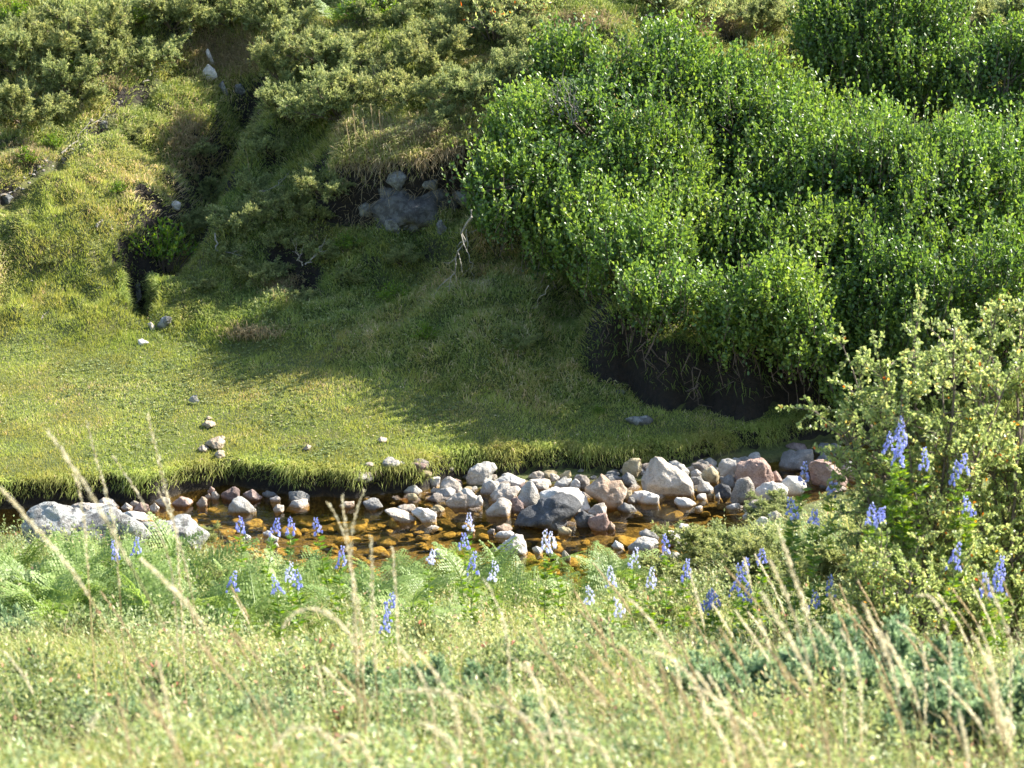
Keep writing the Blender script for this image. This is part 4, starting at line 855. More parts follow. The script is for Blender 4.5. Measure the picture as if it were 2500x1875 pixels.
place(YB, [(1210, 90, 230, 'yellow green willowy clump at the top edge centre', G3), (1290, 40, 160, 'yellow willowy clump on the top edge right of centre', G3), (1740, 60, 170, 'yellow green clump above the grassy shelf', G3),
 (1970, 30, 120, 'yellow green clump beside the round upper alder', G3), (340, 30, 130, 'yellow leafy clump at the top left', G3)])

# slope tufts: leafy ground plants mixed in the rough grass (uncountable small ones)
x, y, r = scatter(16000, 22.0, 30, 8); s = y-foot(x); cl = noise2(x*1.7, y*1.7, 81)
k = (s > .25) & (cl > -.25) & ((x > -2.4) | (s > 2.6)) & (r.random(len(x)) < .55); x, y = x[k], y[k]; z = H(x, y)
mb = MB(); c = np.repeat(np.stack([x, y, z], 1), 12, 0)+r.normal(0, .035, (len(x)*12, 3))*[1, 1, .6]+[0, 0, .04]
leaves(mb, c, r.normal(0, .5, c.shape)+[0, -.2, .8], .03*r.uniform(.6, 1.3, len(c)), .011, r, np.clip(r.normal(.45, .22, len(c)), 0, 1))
tag(link('hillside_undergrowth', mb.mesh('hillside_undergrowth', M_JUN)), 'small leafy undergrowth woven through the hillside grass', 'undergrowth', kind='stuff')

# ------------------------------------------------------------------ alders
def branchy(mb, a, b, r0, r1, r, n=8, wob=.06):
    a, b = np.array(a, float), np.array(b, float); s = np.linspace(0, 1, n)[:, None]; ln = np.linalg.norm(b-a)
    C = a+(b-a)*s + np.cumsum(r.normal(0, wob*ln/n, (n, 3)), 0)*np.sin(s*math.pi) + np.array([0, 0, 1])*np.sin(s*math.pi)*ln*.08
    tube(mb, C, np.linspace(r0, r1, n), 5); return C
def alder(label, lobes, root, seed, dens=350, mat=M_ALDER, LL=.043, WW=.031, upw=1.7, trunk_r=.07):
    """lobes: (u, v, y, radius_px[, squash]) crown masses; root: world point"""
    r = np.random.default_rng(seed); root = np.array(root, float)
    t = thing('alder_bush', label, 'alder bush', root, group='alder bushes on the far bank')
    cr, bb = MB(), MB(); Ls = []
    for (u, v, yy, rp, *q) in lobes:
        yy = min(yy+.3, float(hitg(u, v, 20.5)[0, 1])-.55*rp*mpp(23.5)) - (.15 if v > 650 else 0); c = at_y(u, v, yy); R = rp*mpp(yy); Ls.append((c, R*np.array([1, .8, q[0] if q else .85])))
    for li, (c, R) in enumerate(Ls):
        area = 4*math.pi*(R.mean()**2); n = int(area*dens)
        d = rnorm(r.normal(size=(n, 3))); lump = 1+.30*noise3(d[:, 0]*2.2+li*7, d[:, 1]*2.2, d[:, 2]*2.2, seed+li)+.10*noise3(d[:, 0]*6+li, d[:, 1]*6, d[:, 2]*6, seed+li+50)
        rad = lump*(1.04-np.abs(r.normal(0, .17, n)))
        P = c+d*R*rad[:, None]+r.normal(0, .055, (n, 3))
        inside = np.zeros(n, bool)
        for lj, (c2, R2) in enumerate(Ls):
            if lj != li: inside |= (np.linalg.norm((P-c2)/R2, axis=1) < .72)
        gap = noise3(P[:, 0]*2.1, P[:, 1]*2.1, P[:, 2]*2.1, seed+99)+.35*noise3(P[:, 0]*6, P[:, 1]*6, P[:, 2]*6, seed+98)
        k = ~inside & (gap > -.34) & (P[:, 2] > H(P[:, 0], P[:, 1])+.12); P, d = P[k], d[k]; n = len(P)
        sdv = rnorm(d*.75+np.array([0, -.05, upw])+r.normal(0, .38, (n, 3))); sl_ = r.uniform(.12, .32, n); sl_[r.random(n) < .20] *= 2.1
        B = P - sdv*sl_[:, None]*.5; m = 10
        for i in range(0, n, 1):
            if r.random() < .25: tube(bb, np.array([B[i]-sdv[i]*.08, B[i]+sdv[i]*sl_[i]*.6, B[i]+sdv[i]*sl_[i]]), [.004, .003, .0015], 3)
        w = (np.arange(m)[None]+r.random((n, m)))/m
        base = B[:, None]+sdv[:, None]*(w*sl_[:, None])[..., None]
        dd = rnorm(sdv[:, None]*(.35+w[..., None]*.6)+r.normal(0, .62, (n, m, 3))+np.array([0, 0, .12]))
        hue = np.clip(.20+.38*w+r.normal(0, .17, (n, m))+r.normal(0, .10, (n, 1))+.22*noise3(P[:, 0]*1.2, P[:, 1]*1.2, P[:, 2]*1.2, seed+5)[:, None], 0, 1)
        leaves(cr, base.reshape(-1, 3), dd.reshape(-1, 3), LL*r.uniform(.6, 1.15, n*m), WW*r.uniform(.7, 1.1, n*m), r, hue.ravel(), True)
        # inner leaves
        ni = int(area*dens*1.6); di = rnorm(r.normal(size=(ni, 3))); Pi = c+di*R*(r.uniform(.25, .85, ni)**.6)[:, None]; Pi = Pi[Pi[:, 2] > H(Pi[:, 0], Pi[:, 1])+.1]
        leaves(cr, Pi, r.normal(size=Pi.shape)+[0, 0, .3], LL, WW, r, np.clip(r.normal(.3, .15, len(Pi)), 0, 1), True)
    link('crown', mesh_at(cr, 'alder_crown', M_ALDER if mat is None else mat, root), t)
    tb = MB()
    for li, (c, R) in enumerate(Ls):
        o = root+np.array([r.normal(0, .15), r.normal(0, .1), -.1]); C = branchy(tb if li < 3 else bb, o, c+np.array([0, 0, -.1])*R, trunk_r*(.9 if li < 3 else .55), .015, r, 9)
        for k in range(9):
            d = rnorm(r.normal(size=3)+np.array([0, -.2, .4])); branchy(bb, C[r.integers(4, 8)], c+d*R*.9, .014, .003, r, 7)
    link('trunk', mesh_at(tb, 'alder_trunk', M_WOOD, root), t); link('branches', mesh_at(bb, 'alder_branches', M_WOOD, root), t)
    return t
def mesh_at(mb, name, mat, root):
    root = np.asarray(root, np.float32); mb.v = [v-root for v in mb.v]; return mb.mesh(name, mat)
def gp(x, y): return (x, y, float(H(x, y)))
alder('large alder bush leaning over the shaded slope, the left part of the green mass',
 [(1230, 500, 23.6, 95, .55), (1330, 420, 23.9, 150), (1290, 330, 24.4, 110), (1440, 560, 23.5, 150, .8), (1420, 300, 24.6, 160), (1560, 420, 24.2, 190), (1540, 620, 23.4, 150, .75), (1500, 200, 25.2, 110), (1650, 240, 25.2, 130), (1700, 720, 23.2, 120, .85), (1640, 560, 23.7, 160), (1600, 720, 23, 90, .7), (1180, 450, 23.6, 50, .6), (1800, 240, 25.3, 120), (1640, 130, 25.6, 90), (1390, 160, 25.4, 90)],
 gp(1.55, 24.7), 61)
alder('largest alder bush filling the right side over the black hollow',
 [(1780, 330, 24.9, 150), (1900, 420, 24.6, 200), (1820, 560, 23.9, 180), (1870, 730, 23.2, 140, .8), (1990, 640, 23.4, 170), (2080, 480, 24.2, 200), (2120, 720, 22.9, 160), (2280, 560, 23.6, 210), (2260, 420, 24.4, 150), (2420, 500, 23.9, 190), (2420, 720, 22.8, 200), (2150, 900, 22.6, 130), (1960, 800, 22.8, 110), (1800, 790, 22.8, 90, .8), (2250, 780, 22.6, 150), (1950, 300, 25.4, 110), (2120, 350, 25.2, 110), (2330, 390, 24.8, 110), (2480, 400, 24.6, 120)],
 gp(3.2, 24.6), 62)
alder('round bright alder bush standing alone at the upper right',
 [(2090, 110, 27.2, 150, .9), (2190, 60, 27.4, 150, .9), (2220, 180, 27.0, 140, .8), (2290, 150, 27.1, 100), (2050, 40, 27.5, 100), (2170, 250, 26.9, 90, .6)],
 gp(3.75, 27.4), 63)
alder('narrow alder bush cut by the right frame edge near the top',
 [(2440, 200, 26.6, 90, 1.1), (2480, 290, 26.3, 90), (2500, 130, 26.8, 90), (2400, 270, 26.4, 60)], gp(4.9, 26.6), 64)

# ------------------------------------------------------------------ dead wood on the hillside
def stick(name, label, pts, y_off, r0, mat, cat='dead branch', twigs=0, seed=0, ground=True, y_fix=None, r1=None):
    r = np.random.default_rng(seed); u = np.array([p[0] for p in pts], float); v = np.array([p[1] for p in pts], float)
    if y_fix is None: B = hitg(u, v, 20); P = at_y(u, v, np.full(len(u), 1)*np.min(B[:, 1]) * 1.0 - y_off) if not ground else at_y(u, v, B[:, 1]-y_off)
    else: P = at_y(u, v, y_fix)
    c = P[0].copy(); mb = MB(); s = np.linspace(0, 1, len(P)); ss = np.linspace(0, 1, 12)
    Q = np.stack([np.interp(ss, s, P[:, j]) for j in range(3)], 1)-c; Q[1:-1] = (Q[:-2]+2*Q[1:-1]+Q[2:])/4
    Q[1:-1] += r.normal(0, .012, (10, 3)); r0 *= .75; tube(mb, Q, np.linspace(r0, r1 or r0*.25, 12), 6)
    for k in range(twigs):
        i = r.integers(2, 11); d = rnorm(rnorm(Q[-1]-Q[0])+r.normal(0, .7, 3)); l = r.uniform(.08, .25); a = Q[i]; tube(mb, np.array([a, a+d*l*.5+r.normal(0, .01, 3), a+d*l]), [r0*.4, r0*.3, r0*.15], 3)
    tag(link(name, mb.mesh(name, mat), None, c), label, cat, 'dead branches and sticks'); return c
def sH1(*p): return H1(p) if False else cv(p, 0, 0, 2.633)
stick('dead_branch', 'curved bleached branch below the upper left junipers', sH1((598, 605), (650, 580), (700, 530), (735, 460), (755, 420)), .08, .016, M_DEAD)
stick('dead_branch', 'long pale root lying along the scree runnel', [(150, 375), (185, 345), (205, 315), (235, 295), (270, 270)], .03, .013, M_DEAD, twigs=3)
stick('dead_branch', 'short bleached stick beside the curved bleached branch', sH1((658, 530), (690, 470)), .08, .010, M_DEAD)
stick('dead_branch', 'thin hooked bleached branch left of the dry tussock', sH1((920, 530), (955, 510), (978, 470), (970, 430)), .08, .010, M_DEAD, twigs=2)
stick('dead_branch', 'bleached branch lying at the left frame edge', sH1((5, 1258), (60, 1240), (112, 1215)), .05, .015, M_DEAD)
stick('dead_branch', 'forked bleached stick in the middle of the bushy slope', sH1((1650, 1235), (1700, 1225), (1760, 1205), (1812, 1148)), .12, .010, M_DEAD, twigs=2)
stick('dead_branch', 'bleached hoop of wood lying on the lower slope', sH1((1382, 1500), (1385, 1560), (1410, 1610), (1470, 1630), (1540, 1610)), .12, .013, M_DEAD, twigs=1)
stick('dead_branch', 'short pale stump of branch below the spur', sH1((620, 1460), (640, 1430), (662, 1412)), .03, .018, M_DEAD)
stick('dead_branch', 'tiny pale stick right of the pale stump', sH1((715, 1475), (720, 1445)), .03, .010, M_DEAD)
stick('dead_branch', 'bare white stem with red top among the upper junipers', sH1((1222, 225), (1232, 170), (1236, 60)), .25, .012, M_DEAD)
stick('dead_branch', 'long thin bleached branch sticking out right of the gully', sH1((2080, 585), (2140, 600), (2212, 635), (2300, 680)), .3, .008, M_DEAD)
stick('dead_branch', 'grey antler shaped twigs below the sunlit junipers', cv([(1960, 120), (2000, 100), (2040, 50), (2060, 0)], 0, 600, 2.633), .25, .009, M_DEAD, twigs=4)
stick('dead_branch', 'comb of grey twigs left of the antler shaped twigs', cv([(1945, 130), (1925, 80), (1905, 40)], 0, 600, 2.633), .25, .008, M_DEAD, twigs=5)
stick('dead_branch', 'pale crooked root in the mouth of the burrow', cv([(860, 430), (880, 380), (905, 330), (890, 300)], 0, 600, 2.633), .10, .009, M_DEAD)
stick('dead_branch', 'white stick lying on the sunny left slope', cv([(195, 228), (225, 225), (258, 222)], 0, 600, 2.633), .02, .008, M_DEAD)
stick('dead_branch', 'pale stick standing in turf on the sunny left slope', cv([(262, 475), (290, 440), (312, 410)], 0, 600, 2.633), .03, .010, M_DEAD)
stick('dead_branch', 'long grey dead branch hanging down beside the ledge', [(1150, 512), (1135, 560), (1115, 620), (1105, 670), (1096, 710)], .45, .016, M_DEAD, twigs=7, seed=3, ground=False)
stick('dead_branch', 'thinner dead branch hanging right of the long grey one', [(1139, 560), (1142, 620), (1152, 660), (1156, 690)], .45, .007, M_DEAD, twigs=2, seed=4, ground=False)
stick('dead_branch', 'horizontal thin dead branch reaching from under the alder', [(1210, 552), (1170, 560), (1140, 568), (1095, 566)], .1, .007, M_DEAD, ground=False)
stick('dead_branch', 'thin arched twig hanging in the shade under the alder', [(1340, 697), (1325, 720), (1310, 745), (1296, 755)], .6, .006, M_DEAD, ground=False)
stick('dead_branch', 'bare white twigs hanging from the alder over the black hollow', [(1735, 800), (1728, 850), (1715, 890), (1704, 915)], .0, .008, M_DEAD, twigs=6, seed=6, y_fix=22.9)
stick('dead_branch', 'bleached forked branch on the grass at the top edge', cv([(2040, 100), (2090, 105), (2140, 88)], 800, 0, 2.633), .1, .013, M_DEAD, twigs=3)
for k, (a, b, c, d) in enumerate([(1408, 600, 1450, 740), (1440, 560, 1500, 780), (1480, 520, 1560, 790), (1520, 500, 1580, 800), (1560, 560, 1600, 760), (1600, 640, 1575, 800), (1500, 600, 1590, 720)]):
    stick('dead_branch', ['leaning', 'tall thin', 'forked', 'tallest', 'thin right hand', 'short curved', 'slender'][k]+' bare white stem in the dead clump at the alder top left', [(800+c/2.633, d/2.633), (800+(a+c)/2/2.633+3, (b+d)/2/2.633), (800+a/2.633, b/2.633)], 1.35, .009, M_DEAD, 'dead stem', twigs=4, seed=40+k, ground=False)

# ------------------------------------------------------------------ near bank: ground cover
x, y, r = scatter(440000, 4.8, 19.4, 21, .5)
yb = near_bank(x); z = H(x, y); gate = y-yb
pr = np.interp(y, [4.8, 8, 12, 17, 19], [1.0, .75, .5, .34, .3]) * sstep(-.02, -.3, gate)
A1 = noise2(x*.9+4, y*.9, 91); A2 = noise2(x*2.6, y*2.6, 92)
k = (r.random(len(x)) < pr*.62) & (z > .07); x, y, z, A1, A2, gate = [a[k] for a in (x, y, z, A1, A2, gate)]
# heath shoots: each shoot carries leaves up its stem
A3 = noise2(x*7, y*7, 93); kk = (A2+.5*A1+.6*A3 > -.02) & (r.random(len(x)) < .62); hx, hy, hz = x[kk], y[kk], z[kk]; n = len(hx)
hgt = (.04+.24*(.5+.5*A2[kk])**1.6+.09*(.5+.5*A3[kk]))*r.uniform(.5, 1.3, n)*sstep(-.05, -1.2, gate[kk]+0)**.5; sd_ = rnorm(np.stack([r.normal(-.10, .35, n), r.normal(0, .35, n), np.ones(n)], 1)); m = 9
w = (np.arange(m)[None]+r.random((n, m)))/m*.8+.2; base = np.stack([hx, hy, hz], 1)[:, None]+sd_[:, None]*(w*hgt[:, None])[..., None]
hue = np.clip(r.normal(.42, .19, (n, m))+.22*(w-.5)+.22*A1[kk][:, None]+.20*A3[kk][:, None], 0, .955); hue = np.where(r.random((n, m)) < .012, .99, hue)
mb = MB(); leaves(mb, base.reshape(-1, 3), (sd_[:, None]*.6+r.normal(0, .6, (n, m, 3))).reshape(-1, 3), .026*r.uniform(.6, 1.3, n*m), .014, r, hue.ravel())
tag(link('heath_cover', mb.mesh('heath_cover', M_HEATH)), 'low mixed heath of small green leaves in the foreground', 'ground cover', kind='stuff')
mb = MB(); gk = r.random(len(x)) < (.42+.35*sstep(.1, .7, A1)); n = int(gk.sum()); g3 = np.stack([x, y, z], 1)[gk]
blades(mb, g3, np.stack([r.normal(-.22, .3, n), r.normal(-.05, .3, n), np.ones(n)], 1), (.12+.20*(.5+.5*A1[gk]))*r.uniform(.5, 1.45, n), .0032, r, np.clip(r.normal(.5, .27, n), 0, 1), droop=.55)
tag(link('foreground_grass', mb.mesh('foreground_grass', M_HILL)), 'thin green and tan grass growing through the foreground heath', 'grass', kind='stuff')
mb = MB(); gk = (r.random(len(x)) < .12+.28*sstep(.2, .8, noise2(x*1.3, y*1.3, 95))) & (y < 15); n = int(gk.sum()); g3 = np.stack([x, y, z], 1)[gk]
blades(mb, g3, np.stack([r.normal(-.25, .35, n), r.normal(0, .35, n), np.ones(n)], 1), .27*r.uniform(.4, 1.4, n), .0028, r, r.random(n), droop=.6)
tag(link('dry_foreground_grass', mb.mesh('dry_foreground_grass', M_STRAW)), 'dry straw blades scattered through the foreground heath', 'dry grass', kind='stuff')
x0, y0_, r = scatter(3500, 5.0, 16, 33, .2); k = noise2(x0*1.2, y0_*1.2, 97) > .25; x0, y0_ = x0[k], y0_[k]; z0 = H(x0, y0_)+.08; mb = MB()
for a, b, c in zip(x0[:900], y0_[:900], z0[:900]):
    d = rnorm(r.normal(size=3)*[1, 1, .4]); l = r.uniform(.06, .2); tube(mb, np.array([[a, b, c], [a, b, c]+d*l*.5+r.normal(0, .012, 3), [a, b, c]+d*l]), [.0025, .002, .001], 3)
tag(link('dead_heath_twigs', mb.mesh('dead_heath_twigs', M_DEAD)), 'bleached dead twigs tangled in the foreground heath', 'dead twigs', kind='stuff')

# ------------------------------------------------------------------ near bank: junipers
JB = [juniper('juniper_bush', 'x', 600+k, M_JUNB, 13, 230, .030, .013, .5) for k in range(3)]
JG = [juniper('juniper_bush', 'x', 620+k, M_JUN, 14, 260, .024, .0075, .5, nl=16) for k in range(2)]
G4 = 'blue green junipers in the foreground'; G5 = 'juniper bushes on the near stream bank'
place(JB, [(1930, 1800, 420, 'blue green juniper bush in the lower right foreground', G4, 1.05, 5), (2150, 1790, 440, 'blue green juniper bush just right of the lower right one', G4, 1.15, 5), (2360, 1830, 400, 'blue green juniper bush at the lower right frame edge', G4, 1.1, 5),
 (1130, 1790, 260, 'blue green juniper bush in the blurred centre foreground', G4, 1.5, 5), (20, 1600, 190, 'blue green juniper bush at the left frame edge foreground', G4, 1.3, 5), (1740, 1750, 260, 'blue green juniper bush left of the lower right group', G4, 1.4, 5),
 (270, 1830, 220, 'blue green juniper bush in the blurred lower left', G4, 1.4, 5), (950, 1740, 200, 'small blue green juniper in the middle foreground', G4, 1.4, 5), (1330, 1850, 220, 'blue green juniper bush at the bottom right of centre', G4, 1.4, 5),
 (640, 1790, 180, 'blue green juniper bush in the lower left behind long stalks', G4, 1.3, 5)])
place(JG, [(1760, 1400, 420, 'green juniper bush at the right corner of the pool', G5, .75, 14), (1930, 1440, 440, 'wide juniper bush under the blue flowers right of the pool', G5, .8, 14), (1900, 1260, 200, 'juniper sprays reaching over the boulders at right', G5, .7, 14),
 (2150, 1430, 420, 'juniper bush under the rose shrub at right', G5, .9, 12), (2400, 1350, 380, 'juniper bush at the right frame edge behind the rose', G5, 1.1, 12), (460, 1330, 170, 'juniper sprays right of the lichen boulders', G5, .8, 14),
 (520, 1440, 200, 'small juniper bush between ferns and lichen slab', G5, .8, 12), (2080, 1260, 190, 'juniper sprays behind the blue flower stems at right', G5, .9, 14)])

HC = [herb('bearberry_clump', 'x', 650+k, M_HEATH, 150, .055, .030, True, .5) for k in range(3)]
G7 = 'round leaved clumps in the foreground heath'
place(HC, [(u, v, w, 'round leaved clump in the foreground heath, '+l, G7, q, 5) for u, v, w, l, q in [
 (90, 1720, 260, 'lowest at the left frame edge', 1.0), (210, 1600, 220, 'left of the two longest stalks', 1.1), (400, 1760, 280, 'between the long stalks at lower left', 1.0), (520, 1600, 200, 'just below the left ferns', 1.1), (760, 1720, 260, 'right of the bottom arched white head', 1.1),
 (840, 1840, 260, 'at the bottom edge left of centre', .9), (1040, 1620, 200, 'below the centre ferns', 1.1), (1230, 1700, 240, 'under the horizontal nodding heads', 1.0), (1480, 1620, 220, 'below the broad rising seed head', 1.0), (1560, 1820, 260, 'at the bottom edge right of centre', 1.0),
 (1640, 1560, 200, 'under the lower right blue flowers', 1.1), (2060, 1640, 220, 'in front of the rose seedling', 1.0), (2330, 1700, 240, 'below the rose shoots at right', 1.0), (620, 1860, 260, 'at the bottom edge in the left third', .9), (1900, 1600, 200, 'above the lower right juniper', 1.0), (330, 1540, 180, 'behind the long left stalks by the ferns', 1.2)]])
# ------------------------------------------------------------------ rose shrub at the right
def shrub(label, bases, tips, seed, mat, nleaf, LL, WW, name='rose_shrub', group=None, spread=.30):
    r = np.random.default_rng(seed); root = np.array(bases[0], float); t = thing(name, label, 'shrub', root, group=group); lb, sb = MB(), MB(); ends = []
    for i, tp in enumerate(tips):
        b = np.array(bases[i % len(bases)])+r.normal(0, .03, 3)*[1, 1, 0]; C = branchy(sb, b-[0, 0, .05], tp, .013, .004, r, 11, .10)
        for k in range(22):
            j = r.integers(2, 11); d = rnorm(rnorm(C[-1]-C[0])*.7+r.normal(0, .6, 3)); l = r.uniform(.4, 1.0)*spread; E = branchy(sb, C[j], C[j]+d*l, .005, .0015, r, 6, .15); ends.append(E)
            for q in range(3):
                j2 = r.integers(2, 6); d2 = rnorm(d+r.normal(0, .7, 3)); ends.append(branchy(sb, E[j2], E[j2]+d2*l*.5, .0025, .001, r, 4, .1))
    per = max(3, nleaf//len(ends))
    for E in ends:
        q = r.uniform(.15, 1, per)*(len(E)-1); i0 = np.minimum(q.astype(int), len(E)-2); P = E[i0]+(E[i0+1]-E[i0])*(q-i0)[:, None]; dv = rnorm(E[-1]-E[0])
        hue = np.clip(r.normal(.45, .2, per)+r.normal(0, .08), 0, .9); hue = np.where(r.random(per) < .022, r.uniform(.92, 1, per), hue)
        leaves(lb, P, dv*.6+r.normal(0, .7, (per, 3)), LL*r.uniform(.6, 1.2, per), WW, r, hue, True)
    link('leaves', mesh_at(lb, 'shrub_leaves', mat, root), t); link('stems', mesh_at(sb, 'shrub_stems', M_WOOD, root), t); return t
def tipsy(L, y): return [at_y(u, v, y+dy) for u, v, dy in L]
b1 = [gp(at_y(2260, 1600, 13.6)[0], 13.6), gp(at_y(2290, 1600, 13.7)[0], 13.7)]
shrub('tall rose shrub with yellowing leaves right of the stream, brown forked stems', b1, tipsy([(2090, 930, .3), (2060, 1060, -.1), (2160, 900, 0), (2230, 850, .3), (2330, 800, .1), (2120, 1010, .2), (2200, 980, -.2), (2300, 950, 0), (2400, 870, .3), (2250, 1100, -.2), (2380, 1040, .1), (2150, 1150, .1), (2440, 980, 0), (2190, 1230, -.3), (2330, 1180, -.2)], 14.0), 71, M_YEL, 26000, .026, .017)
b2 = [gp(at_y(2480, 1560, 13.9)[0], 13.9)]
shrub('second rose shrub with orange leaves at the right frame edge', b2, tipsy([(2420, 820, .2), (2490, 780, .3), (2540, 860, 0), (2380, 930, 0), (2480, 960, .2), (2360, 1100, .2), (2450, 1150, -.1), (2540, 1060, 0), (2400, 1270, -.2), (2500, 1250, -.1)], 14.4), 72, M_YEL, 20000, .026, .017)
b3 = [gp(at_y(2170, 1640, 12.6)[0], 12.6)]
shrub('small rose seedling in front of the tall rose shrub', b3, tipsy([(2080, 1400, .1), (2150, 1340, .2), (2230, 1380, 0), (2190, 1450, -.1), (2120, 1480, 0)], 12.8), 73, M_YEL, 7000, .022, .014, spread=.18)
b4 = [gp(at_y(2330, 1640, 12.9)[0], 12.9)]
shrub('low leafy rose shoot right of the rose seedling', b4, tipsy([(2260, 1420, 0), (2350, 1380, .2), (2430, 1420, .1), (2380, 1500, 0)], 13.0), 74, M_YEL, 7000, .022, .014, spread=.2)

# ------------------------------------------------------------------ bracken on the near bank
FN = [fern('bracken_fern', 'x', 700+k, 4+k % 2, .58, M_FERN, 1.0+.25*(k % 3), .42) for k in range(6)]
FY = fern('bracken_fern', 'x', 710, 3, .42, M_FERN, 1.2, .97)
rg = np.random.default_rng(77); fs = []
G6 = 'bracken ferns along the near bank'
def fplace(src, u, v, sc, rz, lab, y0=9.0, first=False, tilt=(0, 0)):
    x, y, z = hitg(u, v, y0)[0]
    if first: src.location = (x, y, z); src.rotation_euler = (tilt[0], tilt[1], rz); src.scale = (sc,)*3; src['label'] = lab; src['group'] = G6
    else: copy_tree(src, (x, y, z), rz, sc, lab, G6, tilt)
named = [(1440, 1440, .95, 'tall bracken frond rising in front of the pool right of centre'), (1500, 1450, .8, 'bracken fern right of the tall frond by the pool'), (1180, 1460, .8, 'bracken fern under the pale peaked boulder'), (720, 1450, .9, 'bracken fern tip reaching over the left pool'),
 (800, 1470, .9, 'bracken fern among blue flowers at the left of the pool'), (1010, 1490, .85, 'bracken fern under the long smooth stone'), (1300, 1490, .8, 'bracken fern below the two pale flower spikes'), (200, 1500, 1.0, 'bracken fern in front of the lichen boulder'),
 (100, 1490, .9, 'bracken fern at the left foot of the lichen boulder'), (350, 1490, .9, 'bracken fern in front of the lichen slab')]
for i, (u, v, s_, lab) in enumerate(named): fplace(FN[i % 6], u, v, s_, rg.uniform(0, 6.28), lab, first=i < 6)
fplace(FY, 905, 1470, .7, 1.0, 'yellowed bracken frond left of centre by the pool', first=True)
for k in range(92):
    u = rg.uniform(-60, 1560); v = rg.uniform(1418, 1590)+(0 if u < 560 else 12)
    lab = 'green bracken fern in the dense left band before the lichen boulders' if u < 520 else ('green bracken fern in the dense band between pool and heath' if u < 1050 else 'green bracken fern in the thinner right band below the pool')
    fplace(FN[k % 6], u, v, rg.uniform(.5, 1.05), rg.uniform(0, 6.28), lab, tilt=(rg.normal(0, .22), rg.normal(0, .22)))
for k, (u, v) in enumerate([(2270, 60), (1690, 40), (640, 70), (1000, 50), (820, 60), (320, 150), (150, 200)]):
    fplace(FN[k % 6], u, v, .7, k*1.3, ['fern clump behind the top of the round upper alder', 'yellow green fern on the top edge above the shelf', 'fern in the dark top edge above the gully', 'fern at the top edge left of centre', 'fern at the top edge near the small violet flower', 'fern under the upper left junipers', 'fern left of the curved bleached branch'][k], 20)

# ------------------------------------------------------------------ monkshood
def monk(seed, ht=.55, pale=False, n=24):
    r = np.random.default_rng(seed); t = thing('monkshood', 'x', 'flower', (0, 0, 0)); sb, fb, lb = MB(), MB(), MB()
    s = np.linspace(0, 1, 12); C = np.cumsum(np.concatenate([[[0, 0, 0]], np.stack([r.normal(0, .012, 11), r.normal(0, .012, 11), np.full(11, ht/11)], 1)]), 0); tube(sb, C, np.linspace(.0035, .0012, 12), 4, .5)
    sp_l = r.uniform(.10, .14)/ht
    for k in range(int(26*ht)+5):
        q = r.uniform(.25, .98-sp_l); p = np.array([np.interp(q, s, C[:, j]) for j in range(3)]); az = r.uniform(0, 6.28)
        for f in range(5):
            a2 = az+(f-2)*.5; leaves(lb, [p], [[math.cos(a2), math.sin(a2), .35]], .06*(1-abs(f-2)*.18), .013, r)
    for k in range(n):
        q = 1-sp_l*(1-k/n) if True else 0; q = min(q, 1.0); p = np.array([np.interp(q, s, C[:, j]) for j in range(3)]); az = k*2.4+r.normal(0, .5); z1 = (1-q)/sp_l
        c = p+np.array([math.cos(az), math.sin(az), r.uniform(0, .5)])*(.008+.022*z1*r.uniform(.6, 1.3)); h = .0145*(.55+.6*z1)*r.uniform(.75, 1.15)
        V = np.array([[.1, 0, 1.15], [.42, 0, .7], [0, .42, .7], [-.42, 0, .7], [0, -.42, .7], [.5, .1, .0], [.1, .5, .05], [-.5, -.1, 0], [-.1, -.5, .05], [.2, .1, -.45], [-.15, .25, -.4]])*h+r.normal(0, .12, (11, 3))*h
        ca, sa = math.cos(az), math.sin(az); V = np.stack([V[:, 0]*ca-V[:, 1]*sa, V[:, 0]*sa+V[:, 1]*ca, V[:, 2]], 1)+c
        hu = r.random(); fb.add(V, [[0, 1, 2], [0, 2, 3], [0, 3, 4], [0, 4, 1]], hu); fb.add(V, [[1, 5, 6, 2], [2, 6, 7, 3], [3, 7, 8, 4], [4, 8, 5, 1]], hu*.7); fb.add(V, [[5, 9, 6], [7, 10, 8]], hu)
        tube(sb, np.array([p, c]), [.001, .001], 3, .6)
    link('stem', sb.mesh('monkshood_stem', M_STEM), t); link('leaves', lb.mesh('monkshood_leaves', M_BRIGHT), t); link('flower_spike', fb.mesh('flower_spike', M_PALE if pale else M_BLUE), t); return t
MHT = [.3, .42, .56, .75, 1.0, 1.35, 1.8]
MKS = {}
us = {}
def mplace(u, v, y, lab, pale=False, i=0, sc=1.0, lean=(0, 0)):
    """u, v: middle of the flower spike; y: distance; the stem reaches the ground there"""
    y = y-(.9 if v > 1240 else .3); top = at_y(u, v-24, y); zg = float(H(top[0], y)); ht = max(top[2]-zg, .22); q = min(MHT, key=lambda a: abs(a-ht)); key = (q, pale, i % 2)
    g = 'monkshood flowers on the near bank'; loc = (top[0], y, zg); S = (sc, sc, ht/q)
    if key not in MKS: o = MKS[key] = monk(800+len(MKS), q, pale); o.location = loc; o.rotation_euler = (lean[0], lean[1], i); o.scale = S; o['label'] = lab; o['group'] = g
    else: copy_tree(MKS[key], loc, i*1.7, S, lab, g, lean)
